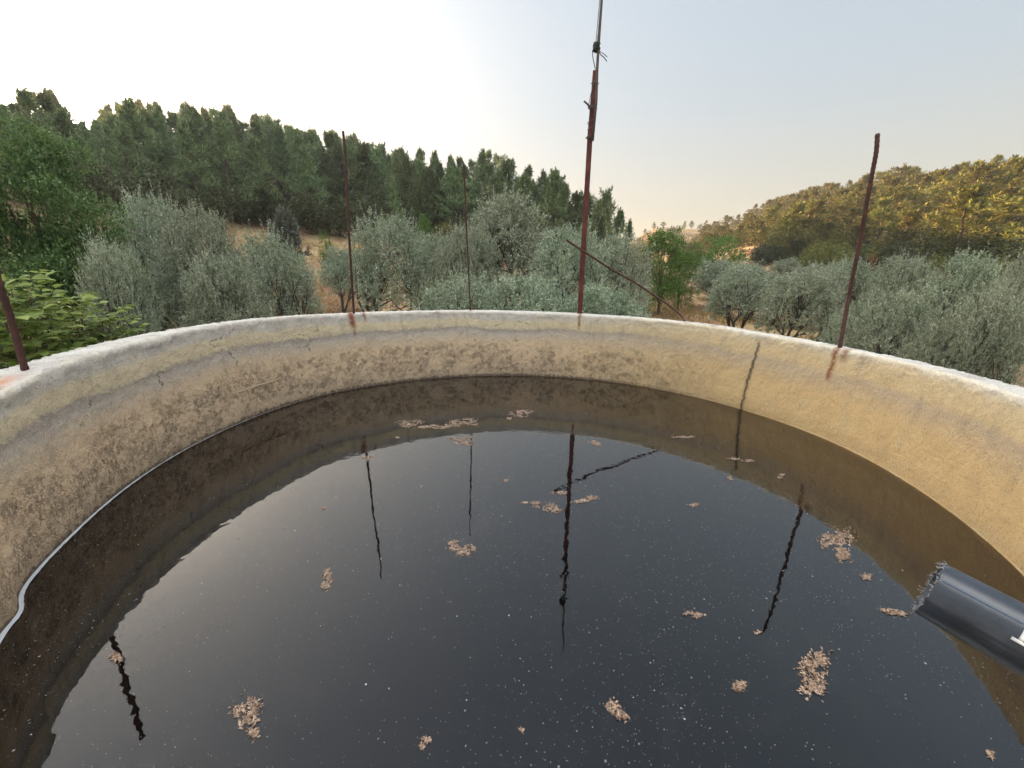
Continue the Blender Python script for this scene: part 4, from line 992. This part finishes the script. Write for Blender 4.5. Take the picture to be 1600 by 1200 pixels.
# --- right hill
placed = []; npr = 0
ZR = [(29, 'above the broad green bush'), (33, 'above the round trunk-showing olive'), (38, 'left of the kinked bar'), (42, 'behind the kinked bar'), (46, 'right of the kinked bar'), (50, 'above the tallest dense olive'), (99, 'at the right edge')]
SKR = [(18, 7.2), (21.5, 7.2), (24.5, 7.4), (25.8, 8.4), (31, 9.3), (36, 10.6), (41.5, 11.2), (45.8, 11.1), (49.5, 11.2), (70, 12)]
for it in range(9000):
    if npr > 185: break
    a = rs.uniform(24.5, 60); d0 = np.interp(a, [20, 31, 36, 42, 47, 52, 70], [140, 115, 100, 88, 80, 74, 70]); d1 = np.interp(a, [20, 31, 36, 42, 47, 52, 70], [290, 256, 236, 206, 178, 160, 145])
    f = rs.uniform(0, 1); d = d0 + (d1 - d0) * f; x, y = pol(a, d)
    if a < 30 and f < .55 and rs.random() < .8: continue
    if any((x - q[0]) ** 2 + (y - q[1]) ** 2 < q[2] ** 2 for q in placed): continue
    placed.append((x, y, (4.6 + 2 * rs.random()) * (1 + .25 * (d > 170)))); g_ = gz(x, y)
    e = float(np.interp(a, [p[0] for p in SKR], [p[1] for p in SKR])); hmax = EYE + d * math.tan(R(e)) - g_
    h_ = rs.uniform(7.5, 12.0) if a > 31 else rs.uniform(6, 9)
    h_ = max(4.5, min(h_, hmax * rs.uniform(.9, 1.06))); npr += 1
    zone = next(z for k_, z in ZR if a < k_); row = 'crest' if f > .7 else ('mid-slope' if f > .25 else 'lowest')
    pine_later(PNH[rs.integers(4)], x, y, h_ / 10 * rs.uniform(1.0, 1.35), rs.uniform(0, 6.28), f'{row} pine of the sunlit right hill, {zone}', f'{row} pines of the right hill {zone}', h_ / 10, rs.normal(0, .03))
for i in range(60):
    a = rs.uniform(31, 59); d = np.interp(a, [31, 42, 52, 70], [108, 84, 70, 66]) + rs.uniform(-4, 14); x, y = pol(a, d)
    plant('maquis_shrub', SH[i % 3], x, y, rs.uniform(.8, 1.5), i * 1.9, 'dark shrub at the foot of the right hill, ' + next(z for k_, z in ZR if a < k_), 'shrub', 'foot shrubs of the right hill ' + next(z for k_, z in ZR if a < k_), stem='stem')
SHR = [broad_proto(71, 2.6, 1.8, 1500, .24, 'yellow', .1, .8, 14, .42), broad_proto(72, 2.4, 1.8, 1500, .24, 'maquis', .1, .8, 14, .42)]
for i in range(110):
    a = rs.uniform(17.5, 56); d = rs.uniform(np.interp(a, [18, 31, 50], [110, 95, 70]), np.interp(a, [18, 26, 31, 50], [300, 285, 200, 120])); x, y = pol(a, d)
    zone = 'far terraced slope' if a < 24.5 else 'right hill, ' + next(z for k_, z in ZR if a < k_)
    plant('maquis_shrub', SHR[i % 2 if rs.random() < .7 else 1], x, y, rs.uniform(.7, 1.7), i * 1.9, f'low round shrub on the {zone}', 'shrub', f'shrubs on the {zone}', stem='stem')
for i in range(42):
    a = rs.uniform(15.5, 27.5); d = rs.uniform(150, 312); x, y = pol(a, d)
    plant('maquis_shrub', SHR[i % 3 > 1 and 0 or 1], x, y, rs.uniform(.7, 1.5), i * 1.9, 'low dark shrub on the tan banks of the far terraced slope', 'shrub', 'shrubs on the far terraced slope', stem='stem')
for i, (px, py) in enumerate([(1010, 342), (1024, 338), (1037, 344), (1071, 338), (1082, 342)]):
    a, e = azel(px, py); d = 300; x, y = pol(a, d); plant('pine_tree', PNH[i % 4], x, y, .6, i, 'tiny pine on the bare crest of the far terraced slope', 'pine tree', 'tiny pines on the far crest', sz=.55)

# the 280 pines that show largest stand as trees of their own, the rest of the wood is one mass per hill
PINES.sort(key=lambda q: -q[0])
for _, p_, x, y, sc, rot, lb, gr, sz, ti in PINES[:280]: plant('pine_tree', p_, x, y, sc, rot, lb, 'pine tree', gr, sz=sz, tilt=ti)
BV = {'pine': [], 'pine_hill': []}
for _, p_, x, y, sc, rot, lb, gr, sz, ti in PINES[280:]:
    L_ = lod(p_); c, s2 = math.cos(rot), math.sin(rot); W_ = np.empty_like(L_)
    W_[..., 0] = (L_[..., 0] * c - L_[..., 1] * s2) * sc + x; W_[..., 1] = (L_[..., 0] * s2 + L_[..., 1] * c) * sc + y; W_[..., 2] = L_[..., 2] * sz + gz(x, y)
    BV['pine_hill' if x > 20 else 'pine'].append(W_.reshape(-1, 3))
for k_, lb in (('pine', 'hindmost pines of the shaded left forest, seen only as dark mass between the others'), ('pine_hill', 'hindmost pines of the sunlit right hill, seen only as a mass between the others')):
    if BV[k_]:
        V = np.concatenate(BV[k_]); tag(link('pine_wood', mesh_np('pine_wood', V, np.arange(len(V)).reshape(-1, 4), M[k_])), lb, 'pine wood', kind='stuff')

# --- single broadleaf trees
def at_px(px, pt_, hw, d, pr_, name, lb, cat, h0, r0_, grp=None, rot=0., stem='trunk', dz=0.):
    if not pr_[0].get('n'): norm(pr_, r0_, h0); pr_[0]['n'] = 1
    a, e = azel(px, pt_); x, y = pol(a, d); g_ = gz(x, y); h_ = EYE + d * math.tan(R(e)) - g_ - dz
    a2, _ = azel(px + hw, pt_ + hw); a1, _ = azel(px - hw, pt_ + hw); wd = d * math.tan(R((a2 - a1) / 2))
    return plant(name, pr_, x, y, wd / r0_, rot, lb, cat, grp, sz=h_ / h0, stem=stem, dz=dz)
at_px(15, 192, 150, 12.5, broad_proto(81, 8.2, 3.3, 110000, .115, 'broad', .02, .75, 110, .21), 'oak_tree', 'big dense dark green broadleaf tree filling the left edge', 'broadleaf tree', 8.5, 3.9)
at_px(655, 334, 22, 46, broad_proto(82, 4, 2, 9000, .12, 'bright', .12, .85, 26, .42), 'mulberry_tree', 'round bright green tree in front of the forest, between the two thin bars', 'tree', 4.2, 2.4)
at_px(506, 362, 13, 40, broad_proto(83, 3, 1, 3500, .11, 'bright', .1, .9, 14, .5), 'green_bush', 'small bright green bush left of the bar over the big rust stain', 'bush', 3.2, 1.3, stem='stem')
at_px(695, 345, 20, 52, broad_proto(84, 3, 1.6, 4000, .13, 'yellow', .1, .85, 16, .42), 'yellow_bush', 'yellowish green bush just right of the round bright green tree', 'bush', 3.2, 1.9, stem='stem')
at_px(438, 327, 27, 44, pine_proto(85, 4, 'grey_con', base=.04, spread=.36, nl=40), 'small_conifer', 'small grey-green conical conifer alone on the dry slope', 'conifer', 4., 1.5)
gt = broad_proto(86, 6, 2.1, 12000, .14, 'bright', .10, .9, 40, .30, cone=.15)
at_px(1044, 356, 34, 36, gt, 'green_tree', 'green leafy tree at the left edge of the red dry field', 'tree', 6.4, 2.6)
at_px(1070, 390, 22, 40, gt, 'green_tree', 'lower green leafy tree touching the right side of the one by the dry field', 'tree', 6.4, 2.6, rot=2)
yb = broad_proto(87, 4, 2.3, 7000, .17, 'yellow', .1, .85, 26, .36)
at_px(1130, 366, 36, 75, broad_proto(88, 4, 2.3, 7000, .17, 'bright', .1, .85, 26, .36), 'willow_bush', 'broad mid-green bush beyond the dry field', 'bush', 4.2, 2.6, stem='stem')
for px, pt_, hw, d, lb in [(1085, 372, 18, 90, 'yellow-green bush left of the broad mid-green one'), (1285, 376, 36, 78, 'broad yellow-green bush at the foot of the right hill, left of the right bar'), (1325, 378, 20, 80, 'small yellow-green bush right of the broad one at the foot of the hill'), (1460, 398, 26, 62, 'yellow-green bush between two olive crowns right of the right bar'), (1560, 402, 30, 62, 'yellow-green bush at the foot of the shaded pines at the far right'), (1020, 368, 22, 70, 'yellow-green bush behind the last pine of the dark forest')]:
    at_px(px, pt_, hw, d, yb, 'yellow_bush', lb, 'bush', 4.2, 2.6, rot=px, stem='stem')
at_px(1366, 393, 8, 70, broad_proto(89, 3, 1, 1500, .13, 'dead', .1, .9, 10, .5), 'dead_shrub', 'small rust-red dead shrub behind the right bar', 'bush', 3.2, 1.3, stem='stem')

# --- walnut sapling with big compound leaves just outside the rim at the left
def walnut():
    rs = np.random.default_rng(9); mb = MB(); PP = []; DD = []; LL = []; SP = []
    root = empty('walnut_sapling', (*pol(-50, 5.6), 0)); base = np.array([*pol(-50, 5.6), 0.])
    def leaf_c(p, d, L):
        d = unit(d); side = unit(np.cross(d, np.array([0, 0, 1.]))); npair = 3; pts = [p]
        for k in range(1, 5): pts.append(p + d * L * k / 4 + np.array([0, 0, -.10]) * (k / 4) ** 2 * L * 2)
        mb.tube([tuple(q) for q in pts], [.003, .0025, .002, .0015, .001], 4)
        for k in range(npair):
            f = .3 + .25 * k; q = p + d * L * f + np.array([0, 0, -.10]) * f * f * L * 2
            for sg_ in (-1, 1):
                PP.append(q); DD.append(side * sg_ + d * .55 + np.array([0, 0, -.30 + rs.normal(0, .2)])); LL.append(L * rs.uniform(.38, .52)); SP.append(np.array([0, 0, 1.]) + rs.normal(0, .3, 3) + d * .4)
        PP.append(pts[-1]); DD.append(d + np.array([0, 0, -.5])); LL.append(L * .55); SP.append(np.array([0, 0, 1.]) + rs.normal(0, .2, 3) + d * .4)
    # shoots end at these photo points (x, y, distance)
    tips = [(38, 435, 5.0), (15, 445, 4.8), (110, 470, 5.3), (128, 468, 5.5), (175, 487, 5.6), (198, 505, 5.8), (60, 480, 5.0), (30, 490, 4.6), (90, 510, 5.2), (140, 515, 5.5), (65, 530, 4.9), (20, 540, 4.5), (110, 540, 5.2), (170, 530, 5.7), (45, 555, 4.6), (5, 500, 4.5), (85, 550, 4.9), (140, 545, 5.4), (0, 470, 4.7), (-30, 450, 4.6), (-40, 520, 4.5), (20, 520, 5.0), (120, 500, 5.8), (75, 465, 5.4), (185, 545, 6.0),(160,505,5.5)]
    for (px, py, dd) in tips:
        a, e = azel(px, py); x, y = pol(a, dd); tip = np.array([x, y, EYE + dd * math.tan(R(e))])
        b0 = base + np.array([rs.normal(0, .15), rs.normal(0, .15), .9]); mid = (b0 + tip) / 2 + np.array([0, 0, -.15])
        mb.tube([tuple(base + rs.normal(0, .03, 3)), tuple(b0), tuple(mid), tuple(tip)], [.022, .016, .009, .004], 6)
        ax = unit(tip - mid)
        for k in range(10):
            f = k / 10; p = tip - ax * .42 * (1 - f); an = k * 2.4 + rs.uniform(0, .5)
            s1 = unit(np.cross(ax, np.array([0, 1., .2]))); s2 = np.cross(ax, s1)
            leaf_c(p, ax * (.35 + .5 * f) + (s1 * math.cos(an) + s2 * math.sin(an)) * .9 + np.array([0, 0, .25]), rs.uniform(.15, .23))
    PP, DD, LL, SP = map(np.array, (PP, DD, LL, SP)); D = unit(DD); S = unit(np.cross(D, SP)); N = np.cross(S, D); L = LL[:, None]; W = L * .56
    # each leaflet: 6-point blade folded along the midrib
    a0 = PP; c1 = PP + D * L * .35 - N * 0; c2 = PP + D * L * .72 - np.array([0, 0, .03]) * L; tp = PP + D * L + np.array([0, 0, -.12]) * L
    l1 = c1 + S * W * .5 + N * W * .13; l2 = c2 + S * W * .42 + N * W * .1; r1 = c1 - S * W * .5 + N * W * .13; r2 = c2 - S * W * .42 + N * W * .1
    V = np.stack([a0, c1, c2, tp, l1, l2, r1, r2], 1).reshape(-1, 3) - base; n = len(PP); b = np.arange(n)[:, None] * 8
    T = np.concatenate([b + np.array([[0, 4, 1, 1]])[:, :3], b + np.array([[0, 1, 6]]), b + np.array([[4, 5, 2]]), b + np.array([[4, 2, 1]]), b + np.array([[1, 2, 7]]), b + np.array([[1, 7, 6]]), b + np.array([[5, 3, 2]]), b + np.array([[2, 3, 7]])])
    me = mesh_np('foliage', V, T, M['walnut'], 3, smooth=True); link('foliage', me, root)
    st = mb.build('stem', M['bark_green']); st.data.transform(Matrix.Translation(tuple(-base))); st.parent = root
    tag(root, 'light green sapling with large drooping compound leaves just behind the rim at the left', 'sapling')
walnut()

# ------------------------------------------------------------------ dry grass
t = NT('dry_grass'); geo = t.n('ShaderNodeNewGeometry')
col = t.ramp(t.math('ADD', t.math('MULTIPLY', geo.outputs['Random Per Island'], .5), t.math('MULTIPLY', t.noise(geo.outputs['Position'], .35, 3), .5)), [(.25, (.20, .15, .05)), (.5, (.38, .27, .12)), (.8, (.55, .42, .22))])
df = t.n('ShaderNodeBsdfPrincipled', {'Base Color': col, 'Roughness': .85, 'Specular IOR Level': .1}); tr = t.n('ShaderNodeBsdfTranslucent', {'Color': col})
mx = t.n('ShaderNodeMixShader', {0: .3, 1: df.outputs[0], 2: tr.outputs[0]}); M['grass'] = t.surf(mx.outputs[0])
PP = []; rs = np.random.default_rng(3)
while len(PP) < 60000:
    side = rs.random()
    a = rs.uniform(-46, -10) if side < .5 else rs.uniform(14, 40); d = rs.uniform(14, 62) if side < .5 else rs.uniform(18, 75); x, y = pol(a, d)
    if mn.noise(Vector((x * .16, y * .16, 2))) + mn.noise(Vector((x * .6, y * .6, 7))) * .4 < -.02: continue
    z = gz(x, y)
    for k in range(5): PP.append((x + rs.normal(0, .12), y + rs.normal(0, .12), z - .02))
PP = np.array(PP); n = len(PP); dist = np.hypot(PP[:, 0], PP[:, 1]); DD = unit(rs.normal(0, .35, (n, 3)) + np.array([0, 0, 1]))
V, F_ = leaves(PP, DD, rs.uniform(.15, .5, n), .012 + dist * .0006, rs)
tag(link('dry_grass', mesh_np('dry_grass', V, F_, M['grass'])), 'dry straw-coloured grass growing over the red soil between the trees', 'grass', kind='stuff')

# ------------------------------------------------------------------ evening haze in the valley air
t = NT('evening_haze'); pv = t.n('ShaderNodeVolumePrincipled', {'Color': (.95, .95, .93, 1), 'Density': .0006, 'Anisotropy': .55})
t.t.links.new(pv.outputs[0], t.out.inputs[1])
mb = MB(); x0, x1, y0, y1, z0, z1 = -2600, 2600, -2600, 2600, -12, 90
mb.add([(x0, y0, z0), (x1, y0, z0), (x1, y1, z0), (x0, y1, z0), (x0, y0, z1), (x1, y0, z1), (x1, y1, z1), (x0, y1, z1)],
       [(0, 3, 2, 1), (4, 5, 6, 7), (0, 1, 5, 4), (1, 2, 6, 5), (2, 3, 7, 6), (3, 0, 4, 7)])
tag(mb.build('haze', t.m, None, False), 'thin pale evening haze filling the valley air', 'haze', kind='stuff')
